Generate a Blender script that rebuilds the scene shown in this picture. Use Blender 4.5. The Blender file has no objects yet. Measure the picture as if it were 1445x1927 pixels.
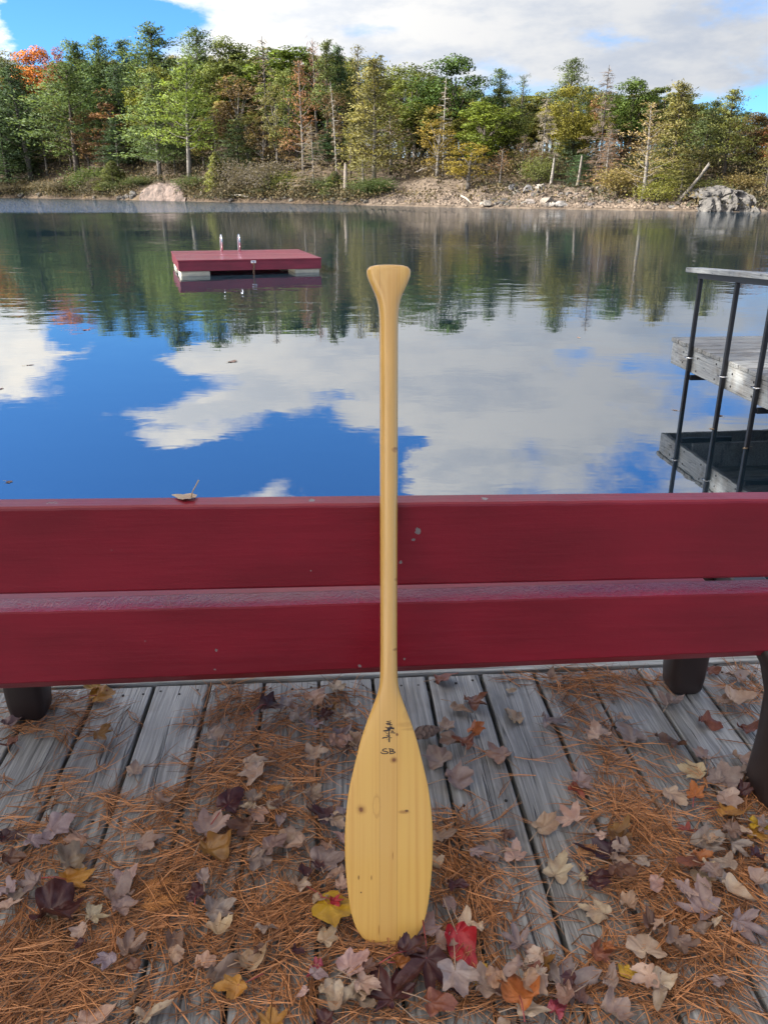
import bpy, bmesh, math, random
import numpy as np
from mathutils import Vector, Matrix, noise

sc = bpy.context.scene
col = sc.collection
R = math.radians
rng = np.random.default_rng(11)
random.seed(5)

# ------------------------------------------------------------------ camera
CAM_H = 1.30
WATER = -0.567
PITCH = R(21.94)
FPX, CX, CY = 1528.0, 722.5, 963.5
SP, CP = math.sin(PITCH), math.cos(PITCH)
cam = bpy.data.cameras.new('camera')
cam.sensor_fit = 'VERTICAL'
cam.sensor_height = 24.0
cam.lens = 24.0 * FPX / 1927.0
cam.clip_start = 0.05
cam.clip_end = 3000.0
cam_ob = bpy.data.objects.new('camera', cam)
cam_ob.location = (0, 0, CAM_H)
cam_ob.rotation_euler = (R(90) - PITCH, 0, 0)
col.objects.link(cam_ob)
sc.camera = cam_ob

def srat(py):
    v = (py - CY) / FPX
    return (SP + v * CP) / (CP - v * SP)          # drop per metre forward
def at(px, py, D):
    s = srat(py)
    zc = D * CP + s * D * SP
    return Vector(((px - CX) / FPX * zc, D, CAM_H - s * D))
def on_plane(px, py, z=0.0):
    return at(px, py, (CAM_H - z) / srat(py))
def depth(p):
    return p[1] * CP + (CAM_H - p[2]) * SP
def azel(px, py):
    d = at(px, py, 1.0) - Vector((0, 0, CAM_H))
    return math.atan2(d.x, d.y), math.atan2(d.z, math.hypot(d.x, d.y))

# ------------------------------------------------------------------ light
SUN_AZ, SUN_EL = R(-100), R(33)
SKY_STRENGTH = 0.10
SUN_STRENGTH = 4.1
sc.view_settings.view_transform = 'Standard'
sc.view_settings.look = 'None'
sc.view_settings.gamma = 1.0
sc.view_settings.use_curve_mapping = False
sc.view_settings.exposure = 1.72
sc.render.engine = 'CYCLES'
sc.cycles.use_denoising = True
sc.cycles.max_bounces = 8
sc.cycles.diffuse_bounces = 3
sc.cycles.glossy_bounces = 4
sc.cycles.transmission_bounces = 3
sc.cycles.transparent_max_bounces = 4

class G:
    """node graph writer"""
    def __init__(s, tree):
        s.t = tree; s.n = tree.nodes; s.l = tree.links
    def put(s, sock, v):
        if isinstance(v, bpy.types.NodeSocket): s.l.new(v, sock)
        elif v is not None:
            if isinstance(v, (tuple, list)) and sock.type == 'RGBA' and len(v) == 3: v = (*v, 1)
            sock.default_value = v
    def node(s, typ, ins=None, **props):
        n = s.n.new(typ)
        for k, v in props.items(): setattr(n, k, v)
        for k, v in (ins or {}).items(): s.put(n.inputs[k], v)
        return n
    def m(s, op, a, b=None, c=None, clamp=False):
        n = s.n.new('ShaderNodeMath'); n.operation = op; n.use_clamp = clamp
        for i, v in enumerate((a, b, c)):
            if v is not None: s.put(n.inputs[i], v)
        return n.outputs[0]
    def vm(s, op, a, b=None):
        n = s.n.new('ShaderNodeVectorMath'); n.operation = op
        s.put(n.inputs[0], a)
        if b is not None: s.put(n.inputs[3] if op == 'SCALE' else n.inputs[1], b)
        return n.outputs['Value'] if op in ('LENGTH', 'DOT_PRODUCT') else n.outputs[0]
    def mix(s, f, a, b, blend='MIX'):
        n = s.n.new('ShaderNodeMix'); n.data_type = 'RGBA'; n.blend_type = blend
        s.put(n.inputs[0], f); s.put(n.inputs[6], a); s.put(n.inputs[7], b)
        return n.outputs[2]
    def ss(s, x, a, b):
        n = s.n.new('ShaderNodeMapRange'); n.interpolation_type = 'SMOOTHSTEP'
        s.put(n.inputs[0], x); n.inputs[1].default_value = a; n.inputs[2].default_value = b
        return n.outputs[0]
    def noise(s, vec, scale, detail=4, rough=0.55, dist=0.0):
        n = s.node('ShaderNodeTexNoise', {'Scale': scale, 'Detail': detail, 'Roughness': rough, 'Distortion': dist})
        if vec is not None: s.put(n.inputs['Vector'], vec)
        return n.outputs[0]
    def ramp(s, f, stops):
        n = s.n.new('ShaderNodeValToRGB'); e = n.color_ramp.elements
        while len(e) < len(stops): e.new(0.5)
        for el, (p, c) in zip(e, stops): el.position = p; el.color = (*c, 1)
        s.put(n.inputs[0], f)
        return n.outputs[0]
    def sep(s, v):
        n = s.node('ShaderNodeSeparateXYZ', {0: v}); return n.outputs[0], n.outputs[1], n.outputs[2]
    def comb(s, x, y, z):
        return s.node('ShaderNodeCombineXYZ', {0: x, 1: y, 2: z}).outputs[0]

world = bpy.data.worlds.new('World'); sc.world = world; world.use_nodes = True
world.node_tree.nodes.clear()
g = G(world.node_tree)
dirv = g.node('ShaderNodeTexCoord').outputs['Generated']
dx, dy, dz = g.sep(dirv)
el = g.m('ARCSINE', dz); az = g.m('ARCTAN2', dx, dy)
flat = g.vm('MULTIPLY', dirv, (1.0, 1.0, 2.4))
fb = g.noise(flat, 4.6, 9, 0.58)
wn = g.node('ShaderNodeTexNoise', {'Vector': flat, 'Scale': 9.0, 'Detail': 7, 'Roughness': 0.6}).outputs[1]
wx, wy, wz = g.sep(wn)
azw = g.m('MULTIPLY_ADD', g.m('SUBTRACT', wx, 0.5), 0.19, az)
elw = g.m('MULTIPLY_ADD', g.m('SUBTRACT', wy, 0.5), 0.085, el)
# (px, py, half width px, half height px, weight): clouds and clear gaps, below y=348 they are read off the water
CLOUDS = [(-30, 85, 120, 65, .28), (172, 58, 115, 85, -.68), (262, 95, 60, 45, .28), (440, 30, 190, 80, .20), (620, 110, 260, 60, .12), (1000, 110, 330, 90, .12),
          (690, 55, 70, 25, -.28), (1150, 60, 120, 18, -.22), (1420, 210, 120, 30, -.26), (640, 130, 90, 18, -.15), (1380, 25, 90, 22, -.2), (905, 30, 120, 14, -.16), (1300, 60, 200, 60, .25), (900, 190, 200, 30, -.14),
          (0, 640, 90, 35, .5), (130, 680, 50, 14, .42), (-20, 700, 55, 36, .42), (230, 640, 130, 45, -.55),
          (100, 790, 190, 60, -.62), (170, 900, 420, 52, -.66), (600, 885, 170, 75, -.64), (590, 800, 90, 45, -.25), (760, 870, 35, 100, -.35),
          (430, 665, 90, 25, .45), (370, 765, 160, 24, .42), (350, 825, 130, 20, .42), (600, 680, 230, 60, .42), (690, 740, 70, 55, .3), (640, 755, 40, 10, -.3),
          (535, 895, 40, 45, .42), (860, 770, 110, 110, .40), (860, 900, 110, 60, .42), (860, 650, 300, 30, .12), (1090, 690, 90, 40, -.24), (1070, 820, 150, 110, .12), (1010, 870, 60, 40, -.12),
          (1190, 880, 60, 60, -.34), (1300, 640, 250, 40, .12), (1290, 760, 160, 20, -.2), (1400, 820, 160, 80, .1)]
acc = g.m('MULTIPLY_ADD', fb, 1.7, -0.35)
for (px, py, rx, ry, w) in CLOUDS:
    a0, e0 = azel(px, py)
    e0 = abs(e0)
    ra = rx / 1560; re = ry / 1560
    q = g.m('ADD', g.m('POWER', g.m('ABSOLUTE', g.m('DIVIDE', g.m('SUBTRACT', azw, a0), ra)), 2.0),
            g.m('POWER', g.m('ABSOLUTE', g.m('DIVIDE', g.m('SUBTRACT', elw, e0), re)), 2.0))
    acc = g.m('MULTIPLY_ADD', g.m('POWER', 2.718, g.m('MULTIPLY', q, -1.0)), w, acc)
cover = g.m('POWER', g.ss(acc, 0.30, 0.70), 0.9)
sky = g.node('ShaderNodeTexSky', sky_type='NISHITA', sun_disc=False)
sky.sun_elevation = SUN_EL; sky.sun_rotation = SUN_AZ
sky.air_density = 1.0; sky.dust_density = 0.2; sky.ozone_density = 2.5
shade = g.noise(g.vm('MULTIPLY', dirv, (1.0, 1.0, 3.0)), 9.0, 6, 0.6)
ccol = g.mix(g.ss(shade, 0.32, 0.62), (2.25, 2.40, 2.66), (3.05, 3.03, 3.0))
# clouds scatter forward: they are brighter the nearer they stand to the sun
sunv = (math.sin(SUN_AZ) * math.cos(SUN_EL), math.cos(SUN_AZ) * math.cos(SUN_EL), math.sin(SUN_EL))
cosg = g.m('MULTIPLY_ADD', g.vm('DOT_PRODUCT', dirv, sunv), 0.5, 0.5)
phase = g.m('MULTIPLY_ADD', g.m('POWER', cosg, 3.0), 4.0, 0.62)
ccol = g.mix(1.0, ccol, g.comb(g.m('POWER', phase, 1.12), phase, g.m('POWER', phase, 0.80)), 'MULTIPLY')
blue = g.mix(1.0, sky.outputs[0], (0.23, 0.46, 0.74), 'MULTIPLY')
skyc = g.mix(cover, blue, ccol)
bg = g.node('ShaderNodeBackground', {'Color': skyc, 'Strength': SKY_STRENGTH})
g.l.new(bg.outputs[0], g.node('ShaderNodeOutputWorld').inputs['Surface'])

sun = bpy.data.lights.new('sun', 'SUN'); sun.energy = SUN_STRENGTH; sun.angle = R(0.53); sun.color = (1.0, 0.93, 0.82)
sun_ob = bpy.data.objects.new('sun', sun); col.objects.link(sun_ob)
sdir = Vector((math.sin(SUN_AZ) * math.cos(SUN_EL), math.cos(SUN_AZ) * math.cos(SUN_EL), math.sin(SUN_EL)))
sun_ob.rotation_euler = sdir.to_track_quat('Z', 'Y').to_euler()
sun_ob.location = (-20, 0, 30)

# ------------------------------------------------------------------ object helpers
def tag(o, label=None, cat=None, group=None, kind=None):
    if label: o['label'] = label
    if cat: o['category'] = cat
    if group: o['group'] = group
    if kind: o['kind'] = kind
    return o
def empty(name, loc=(0, 0, 0), rz=0.0, **kw):
    o = bpy.data.objects.new(name, None); col.objects.link(o)
    o.location = loc; o.rotation_euler = (0, 0, rz); o.empty_display_size = 0.1
    return tag(o, **kw)
def link(name, me, parent=None, loc=None, **kw):
    o = bpy.data.objects.new(name, me); col.objects.link(o)
    if parent: o.parent = parent
    if loc is not None: o.location = loc
    return tag(o, **kw)
def mesh(name, V, F, mat=None, smooth=False, attrs=None):
    me = bpy.data.meshes.new(name)
    me.from_pydata([tuple(v) for v in V] if not isinstance(V, np.ndarray) else V.tolist(), [], F if isinstance(F, list) else F.tolist())
    if mat: me.materials.append(mat)
    for k, (dom, arr) in (attrs or {}).items():
        a = me.attributes.new(k, 'FLOAT', dom); a.data.foreach_set('value', np.asarray(arr, dtype=np.float32))
    if smooth: me.polygons.foreach_set('use_smooth', [True] * len(me.polygons))
    me.update()
    return me
def quads_mesh(name, Q, mat, tint=None, N=None):
    """Q: (n,k,3) array of separate polygons with k corners"""
    n, k, _ = Q.shape
    F = np.arange(n * k).reshape(n, k)
    me = mesh(name, Q.reshape(-1, 3), F, mat, N is not None, attrs=None if tint is None else {'tint': ('FACE', tint)})
    if N is not None:            # foliage shades as rounded masses: normals point out of the clump
        N = N + rng.normal(0, .22, N.shape); N /= np.linalg.norm(N, axis=1)[:, None] + 1e-9
        me.normals_split_custom_set_from_vertices(np.repeat(N, k, 0).tolist())
    return me
def bm_mesh(name, bm, mat, smooth=False):
    me = bpy.data.meshes.new(name); bm.to_mesh(me); bm.free()
    me.materials.append(mat)
    if smooth: me.polygons.foreach_set('use_smooth', [True] * len(me.polygons))
    return me
def bx(bm, x0, x1, y0, y1, z0, z1, bev=0.0, seg=1):
    """bevelled box into bm"""
    vs = [bm.verts.new(p) for p in ((x0, y0, z0), (x1, y0, z0), (x1, y1, z0), (x0, y1, z0), (x0, y0, z1), (x1, y0, z1), (x1, y1, z1), (x0, y1, z1))]
    fs = [bm.faces.new([vs[i] for i in f]) for f in ((3, 2, 1, 0), (4, 5, 6, 7), (0, 1, 5, 4), (1, 2, 6, 5), (2, 3, 7, 6), (3, 0, 4, 7))]
    if bev > 0:
        es = list({e for f in fs for e in f.edges})
        bmesh.ops.bevel(bm, geom=es, offset=bev, segments=seg, affect='EDGES', profile=0.5)
    return vs
def box_mesh(name, x0, x1, y0, y1, z0, z1, mat, bev=0.0, seg=1):
    bm = bmesh.new(); bx(bm, x0, x1, y0, y1, z0, z1, bev, seg); return bm_mesh(name, bm, mat)
def tube_arrays(P, r, n=6, cap=True, up=None):
    """P: list of points, r: radius or list of radii"""
    P = [Vector(p) for p in P]; k = len(P)
    rr = r if isinstance(r, (list, tuple)) else [r] * k
    V = []; F = []
    prev = None
    for i, p in enumerate(P):
        t = (P[min(i + 1, k - 1)] - P[max(i - 1, 0)]).normalized()
        a = t.orthogonal().normalized() if prev is None else (prev - t * prev.dot(t)).normalized()
        prev = a; b = t.cross(a)
        for j in range(n):
            th = 2 * math.pi * j / n
            V.append(p + (a * math.cos(th) + b * math.sin(th)) * rr[i])
    for i in range(k - 1):
        for j in range(n):
            F.append([i * n + j, i * n + (j + 1) % n, (i + 1) * n + (j + 1) % n, (i + 1) * n + j])
    if cap: F.append(list(range(n))[::-1]); F.append([(k - 1) * n + j for j in range(n)])
    return V, F
def join_arrays(parts):
    V = []; F = []
    for v, f in parts:
        o = len(V); V += list(v); F += [[i + o for i in q] for q in f]
    return V, F

# ------------------------------------------------------------------ materials
def mat(name):
    m = bpy.data.materials.new(name); m.use_nodes = True
    m.node_tree.nodes.clear()
    return m, G(m.node_tree)
def finish(g, base, rough=0.6, bump=None, bstr=0.3, bdist=0.002, **kw):
    ins = {'Base Color': base, 'Roughness': rough}
    ins.update(kw)
    b = g.node('ShaderNodeBsdfPrincipled', ins)
    if bump is not None:
        bn = g.node('ShaderNodeBump', {'Strength': bstr, 'Distance': bdist, 'Height': bump})
        g.l.new(bn.outputs[0], b.inputs['Normal'])
    g.l.new(b.outputs[0], g.node('ShaderNodeOutputMaterial').inputs['Surface'])
    return b
def objco(g):
    return g.node('ShaderNodeTexCoord').outputs['Object']
def orand(g):
    return g.node('ShaderNodeObjectInfo').outputs['Random']

def weathered(name, axis, dark, mid, light, rough=0.62, spec=0.5):
    """weathered softwood board, grain along axis 'x' or 'y'"""
    m, g = mat(name)
    c = objco(g); r = orand(g)
    off = g.comb(g.m('MULTIPLY', r, 37.0), g.m('MULTIPLY', r, 91.0), g.m('MULTIPLY', r, 13.0))
    p = g.vm('ADD', c, off)
    st = (2.2, 60, 60) if axis == 'x' else (60, 2.2, 60)
    wob = g.noise(g.vm('MULTIPLY', p, (1.2, 5, 5) if axis == 'x' else (5, 1.2, 5)), 1.6, 2)
    pw = g.vm('ADD', p, g.vm('SCALE', g.comb(0 if axis == 'x' else wob, wob if axis == 'x' else 0, 0), 0.035))
    s1 = g.noise(g.vm('MULTIPLY', pw, tuple(v * (1.5 if v > 10 else .8) for v in st)), 1.0, 6, 0.68)
    s2 = g.noise(g.vm('MULTIPLY', pw, tuple(v * 3.1 for v in st)), 1.0, 3, 0.5)
    big = g.noise(p, 5.0, 4, 0.6)
    crack = g.noise(g.vm('MULTIPLY', pw, (0.9, 38, 38) if axis == 'x' else (38, 0.9, 38)), 1.0, 2, 0.4)
    ck = g.m('SUBTRACT', 1.0, g.ss(g.m('ABSOLUTE', g.m('SUBTRACT', crack, 0.57)), 0.0, 0.010))
    f = g.m('ADD', g.m('MULTIPLY', s1, 0.6), g.m('MULTIPLY', s2, 0.4))
    base = g.ramp(f, [(0.34, dark), (0.50, mid), (0.64, light)])
    base = g.mix(g.m('MULTIPLY', g.ss(big, 0.47, 0.68), 0.55), base, g.mix(1.0, base, (0.62, 0.52, 0.42), 'MULTIPLY'))
    val = g.m('MULTIPLY_ADD', r, 0.35, 0.80)
    base = g.mix(1.0, base, g.comb(val, val, val), 'MULTIPLY')
    st_ = g.m('MULTIPLY', g.ss(g.noise(g.vm('MULTIPLY', p, (3.0, 1.0, 1.0) if axis == 'y' else (1.0, 3.0, 1.0)), 3.2, 4, 0.65), 0.53, 0.70), 0.62)
    base = g.mix(st_, base, g.mix(1.0, base, (0.36, 0.38, 0.42), 'MULTIPLY'))
    # knots
    vo = g.node('ShaderNodeTexVoronoi', {'Vector': g.vm('MULTIPLY', p, (2.3, 7.2, 0.0) if axis == 'x' else (7.2, 2.3, 0.0)), 'Scale': 1.0, 'Randomness': 1.0}).outputs['Distance']
    kn = g.m('SUBTRACT', 1.0, g.ss(vo, 0.05, 0.12))
    ring = g.m('MULTIPLY', g.m('SINE', g.m('MULTIPLY', vo, 120.0)), g.m('SUBTRACT', 1.0, g.ss(vo, 0.05, 0.28)))
    base = g.mix(g.m('MULTIPLY', kn, 0.6), base, (0.075, 0.060, 0.045))
    base = g.mix(g.m('MULTIPLY', ck, 0.85), base, (0.02, 0.019, 0.018))
    h = g.m('ADD', g.m('MULTIPLY', f, 1.0), g.m('MULTIPLY', ck, -0.8))
    h = g.m('ADD', h, g.m('MULTIPLY', ring, 0.06))
    finish(g, base, g.m('MULTIPLY_ADD', f, 0.3, rough - 0.15), h, 0.9, 0.004, **{'Specular IOR Level': spec})
    return m
M = {}
M['deck'] = weathered('weathered_deck_wood', 'y', (0.11, 0.11, 0.104), (0.265, 0.268, 0.258), (0.47, 0.475, 0.46), 0.42, 0.75)
M['trim'] = weathered('weathered_trim_wood', 'x', (0.12, 0.125, 0.12), (0.30, 0.31, 0.30), (0.50, 0.52, 0.51), 0.55, 0.6)
M['dockwood'] = weathered('weathered_dock_wood', 'x', (0.12, 0.125, 0.125), (0.27, 0.28, 0.28), (0.42, 0.435, 0.44))
M['dockside'] = weathered('weathered_fascia_wood', 'y', (0.22, 0.235, 0.245), (0.34, 0.365, 0.38), (0.46, 0.49, 0.51))

def paint(name, base, rough, coat=0.0, wrinkle=0.0, chips=(), bdist=0.003):
    m, g = mat(name)
    c = objco(g)
    n1 = g.noise(g.vm('MULTIPLY', c, (5, 60, 60)), 1.0, 5, 0.6)
    n2 = g.noise(c, 16.0, 5, 0.65)
    n3 = g.noise(g.vm('MULTIPLY', c, (1.0, 3, 3)), 2.4, 3)
    colr = g.mix(g.ss(n3, 0.3, 0.7), tuple(v * 0.80 for v in base), tuple(v * 1.14 for v in base))
    h = g.m('ADD', g.m('MULTIPLY', n1, 0.75), g.m('MULTIPLY', n2, 0.30))
    vo = g.node('ShaderNodeTexVoronoi', {'Vector': g.vm('MULTIPLY', c, (2.2, 9, 9)), 'Scale': 1.0}).outputs['Distance']
    dent = g.m('SUBTRACT', 1.0, g.ss(g.m('ADD', vo, g.m('MULTIPLY', n2, 0.12)), 0.10, 0.22))
    h = g.m('ADD', h, g.m('MULTIPLY', g.m('MULTIPLY', dent, n2), 0.9))
    if wrinkle:
        wv = g.vm('ADD', g.vm('MULTIPLY', c, (13, 46, 46)), g.vm('SCALE', g.node('ShaderNodeTexNoise', {'Vector': c, 'Scale': 11.0, 'Detail': 3}).outputs[1], 6.0))
        w = g.noise(wv, 1.0, 5, 0.65)
        ridge = g.m('SUBTRACT', 1.0, g.m('MULTIPLY', g.m('ABSOLUTE', g.m('SUBTRACT', w, 0.5)), 5.0), clamp=True)
        h = g.m('ADD', h, g.m('MULTIPLY', ridge, wrinkle))
        colr = g.mix(g.m('MULTIPLY', g.ss(ridge, 0.80, 1.0), 0.16), colr, (0.36, 0.16, 0.20))
    mask = None
    for (cx, cy_, cz, rx, rz) in chips:
        d = g.vm('LENGTH', g.vm('DIVIDE', g.vm('SUBTRACT', c, (cx, cy_, cz)), (rx, 0.011, rz)))
        k = g.m('SUBTRACT', 1.0, g.ss(g.m('ADD', d, g.m('MULTIPLY', g.noise(c, 190.0, 2), 1.3)), 1.25, 1.4))
        mask = k if mask is None else g.m('MAXIMUM', mask, k)
    # scattered tiny specks of bare wood and dust
    sp = g.node('ShaderNodeTexVoronoi', {'Vector': c, 'Scale': 17.0}).outputs['Distance']
    k = g.m('MULTIPLY', g.m('SUBTRACT', 1.0, g.ss(g.m('ADD', sp, g.m('MULTIPLY', n2, 0.05)), 0.055, 0.07)), g.ss(n3, 0.53, 0.6))
    mask = k if mask is None else g.m('MAXIMUM', mask, k)
    colr = g.mix(mask, colr, g.mix(n2, (0.10, 0.08, 0.08), (0.27, 0.23, 0.23)))
    h = g.m('SUBTRACT', h, g.m('MULTIPLY', mask, 0.4))
    finish(g, colr, g.m('MULTIPLY_ADD', n2, 0.18, rough - 0.09), h, 0.55, bdist, **{'Coat Weight': coat, 'Coat Roughness': 0.18, 'Specular IOR Level': 0.35})
    return m
RED = (0.195, 0.007, 0.019)
M['raft_paint'] = paint('raft_red_paint', (0.150, 0.010, 0.025), 0.36, 0.5)

def plain(name, base, rough, metal=0.0, nscale=30.0, var=0.2, bump=0.2, **kw):
    m, g = mat(name)
    c = objco(g)
    n = g.noise(c, nscale, 4, 0.6)
    cc = g.mix(n, tuple(v * (1 - var) for v in base), tuple(min(1, v * (1 + var)) for v in base))
    finish(g, cc, g.m('MULTIPLY_ADD', n, 0.15, rough - 0.07), n, bump, 0.002, Metallic=metal, **kw)
    return m
M['resin'] = plain('brown_resin', (0.028, 0.018, 0.017), 0.42, nscale=25)
M['iron'] = plain('black_painted_steel', (0.012, 0.013, 0.017), 0.38, nscale=18, var=0.4)
M['chrome'] = plain('polished_steel', (0.75, 0.77, 0.80), 0.16, 1.0)
M['screw'] = plain('rusty_screw', (0.03, 0.026, 0.024), 0.5, 0.6)
M['foam'] = plain('pale_float_block', (0.46, 0.44, 0.36), 0.75, nscale=8, var=0.3)
M['white'] = plain('white_plate', (0.75, 0.75, 0.78), 0.4)
M['bluep'] = plain('blue_plate_print', (0.05, 0.07, 0.25), 0.5)
M['rust'] = plain('rusty_chain', (0.16, 0.09, 0.06), 0.7, nscale=40, var=0.5)
M['burn'] = plain('burnt_mark', (0.022, 0.012, 0.010), 0.35)
M['cone'] = plain('cone_scale', (0.15, 0.105, 0.088), 0.7, nscale=60, var=0.5)
M['twig'] = plain('twig_bark', (0.12, 0.065, 0.035), 0.8, nscale=60, var=0.4)
M['stem'] = None

# leaf: colour from the object, veins from the mesh
def leafmat():
    m, g = mat('fallen_leaf')
    oi = g.node('ShaderNodeObjectInfo'); c = objco(g)
    r = oi.outputs['Random']
    off = g.comb(g.m('MULTIPLY', r, 31.0), g.m('MULTIPLY', r, 17.0), 0.0)
    p = g.vm('ADD', c, off)
    n1 = g.noise(p, 26.0, 4, 0.6); n2 = g.noise(p, 75.0, 4, 0.6); n3 = g.noise(p, 190.0, 2)
    vein = g.node('ShaderNodeAttribute', attribute_name='vein').outputs['Fac']
    rad = g.node('ShaderNodeAttribute', attribute_name='rad').outputs['Fac']
    base = oi.outputs['Color']
    dark = g.mix(1.0, base, (0.54, 0.44, 0.40), 'MULTIPLY')
    lite = g.mix(0.18, g.mix(1.0, base, (1.38, 1.36, 1.28), 'MULTIPLY'), (0.5, 0.45, 0.38))
    b = g.mix(g.ss(n1, 0.36, 0.66), dark, g.mix(g.ss(n2, 0.35, 0.7), base, lite))
    edge = g.m('MULTIPLY', g.ss(rad, 0.72, 1.02), g.ss(n2, 0.40, 0.62))
    b = g.mix(g.m('MULTIPLY', edge, 0.45), b, dark)
    spot = g.ss(g.noise(p, 95.0, 2, 0.4), 0.70, 0.74)
    b = g.mix(g.m('MULTIPLY', spot, 0.8), b, (0.045, 0.03, 0.025))
    vm = g.m('SUBTRACT', 1.0, g.ss(vein, 0.006, 0.022))
    b = g.mix(g.m('MULTIPLY', vm, 0.75), b, g.mix(1.0, base, (0.42, 0.32, 0.33), 'MULTIPLY'))
    h = g.m('ADD', g.m('MULTIPLY', vm, 0.5), g.m('ADD', g.m('MULTIPLY', n2, 0.5), g.m('MULTIPLY', n3, 0.25)))
    bs = g.node('ShaderNodeBsdfPrincipled', {'Base Color': b, 'Roughness': 0.45, 'Specular IOR Level': 0.5})
    bn = g.node('ShaderNodeBump', {'Strength': 0.9, 'Distance': 0.0022, 'Height': h}); g.l.new(bn.outputs[0], bs.inputs['Normal'])
    tr = g.node('ShaderNodeBsdfTranslucent', {'Color': g.mix(1.0, b, (1.1, 0.95, 0.7), 'MULTIPLY')})
    mx = g.node('ShaderNodeMixShader', {0: 0.06}); g.l.new(bs.outputs[0], mx.inputs[1]); g.l.new(tr.outputs[0], mx.inputs[2])
    g.l.new(mx.outputs[0], g.node('ShaderNodeOutputMaterial').inputs['Surface'])
    return m
M['leaf'] = leafmat()
def objcolmat(name, rough=0.7, nscale=40, lo=0.75, hi=1.25):
    m, g = mat(name)
    oi = g.node('ShaderNodeObjectInfo')
    n = g.noise(objco(g), nscale, 4, 0.6)
    v = g.m('MULTIPLY_ADD', n, (hi - lo) * 1.6, lo - (hi - lo) * 0.3)
    b = g.mix(1.0, oi.outputs['Color'], g.comb(v, v, v), 'MULTIPLY')
    finish(g, b, rough, n, 0.3, 0.002)
    return m
M['stem'] = objcolmat('leaf_stem', 0.5, 80)
M['bark'] = objcolmat('tree_bark', 0.9, 3.0, 0.55, 1.3)
def tintmat(name, lo, hi, rough=0.6, transl=0.2):
    """object colour x a colour picked per leaf / needle tuft"""
    m, g = mat(name)
    oi = g.node('ShaderNodeObjectInfo')
    t = g.node('ShaderNodeAttribute', attribute_name='tint').outputs['Fac']
    k = g.mix(t, lo, hi)
    b = g.mix(1.0, oi.outputs['Color'], k, 'MULTIPLY')
    bs = g.node('ShaderNodeBsdfPrincipled', {'Base Color': b, 'Roughness': rough, 'Specular IOR Level': 0.25})
    tr = g.node('ShaderNodeBsdfTranslucent', {'Color': g.mix(1.0, b, (1.2, 1.15, 0.6), 'MULTIPLY')})
    mx = g.node('ShaderNodeMixShader', {0: transl}); g.l.new(bs.outputs[0], mx.inputs[1]); g.l.new(tr.outputs[0], mx.inputs[2])
    g.l.new(mx.outputs[0], g.node('ShaderNodeOutputMaterial').inputs['Surface'])
    return m
M['crown'] = tintmat('tree_foliage', (0.85, 0.86, 0.88), (1.85, 1.75, 1.5), 0.6, 0.36)
M['needle'] = tintmat('fallen_needles', (0.12, 0.09, 0.08), (1.7, 1.75, 1.75), 0.5, 0.0)
M['scrub'] = tintmat('undergrowth_leaves', (0.45, 0.60, 0.62), (1.75, 1.5, 1.15), 0.8, 0.15)
def rockmat():
    m, g = mat('grey_rock')
    oi = g.node('ShaderNodeObjectInfo'); c = objco(g)
    n = g.noise(c, 1.3, 6, 0.65); n2 = g.noise(c, 5.0, 5, 0.65)
    k = g.mix(g.ss(n, 0.3, 0.7), (0.45, 0.45, 0.46), (1.35, 1.3, 1.25))
    b = g.mix(1.0, oi.outputs['Color'], k, 'MULTIPLY')
    b = g.mix(g.m('MULTIPLY', g.ss(n2, 0.58, 0.68), 0.7), b, (0.05, 0.05, 0.045))
    finish(g, b, 0.85, g.m('ADD', n, g.m('MULTIPLY', n2, 0.5)), 0.9, 0.15)
    return m
M['rock'] = rockmat()
def groundmat():
    m, g = mat('forest_ground')
    p = g.node('ShaderNodeNewGeometry').outputs['Position']
    n = g.noise(p, 0.35, 6, 0.65); n2 = g.noise(p, 1.6, 5, 0.65)
    soil = g.ramp(g.m('ADD', g.m('MULTIPLY', n, 0.6), g.m('MULTIPLY', n2, 0.4)), [(0.35, (0.03, 0.024, 0.018)), (0.5, (0.075, 0.053, 0.036)), (0.66, (0.14, 0.10, 0.06))])
    bankf = g.node('ShaderNodeAttribute', attribute_name='bank').outputs['Fac']
    grav = g.ramp(n2, [(0.3, (0.06, 0.045, 0.032)), (0.55, (0.125, 0.095, 0.070)), (0.7, (0.19, 0.155, 0.12))])
    b = g.mix(g.ss(g.m('ADD', bankf, g.m('MULTIPLY_ADD', n2, 0.5, -0.25)), 0.4, 0.6), soil, grav)
    finish(g, b, 0.95, g.m('ADD', n, n2), 0.8, 0.3)
    return m
M['ground'] = groundmat()
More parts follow.
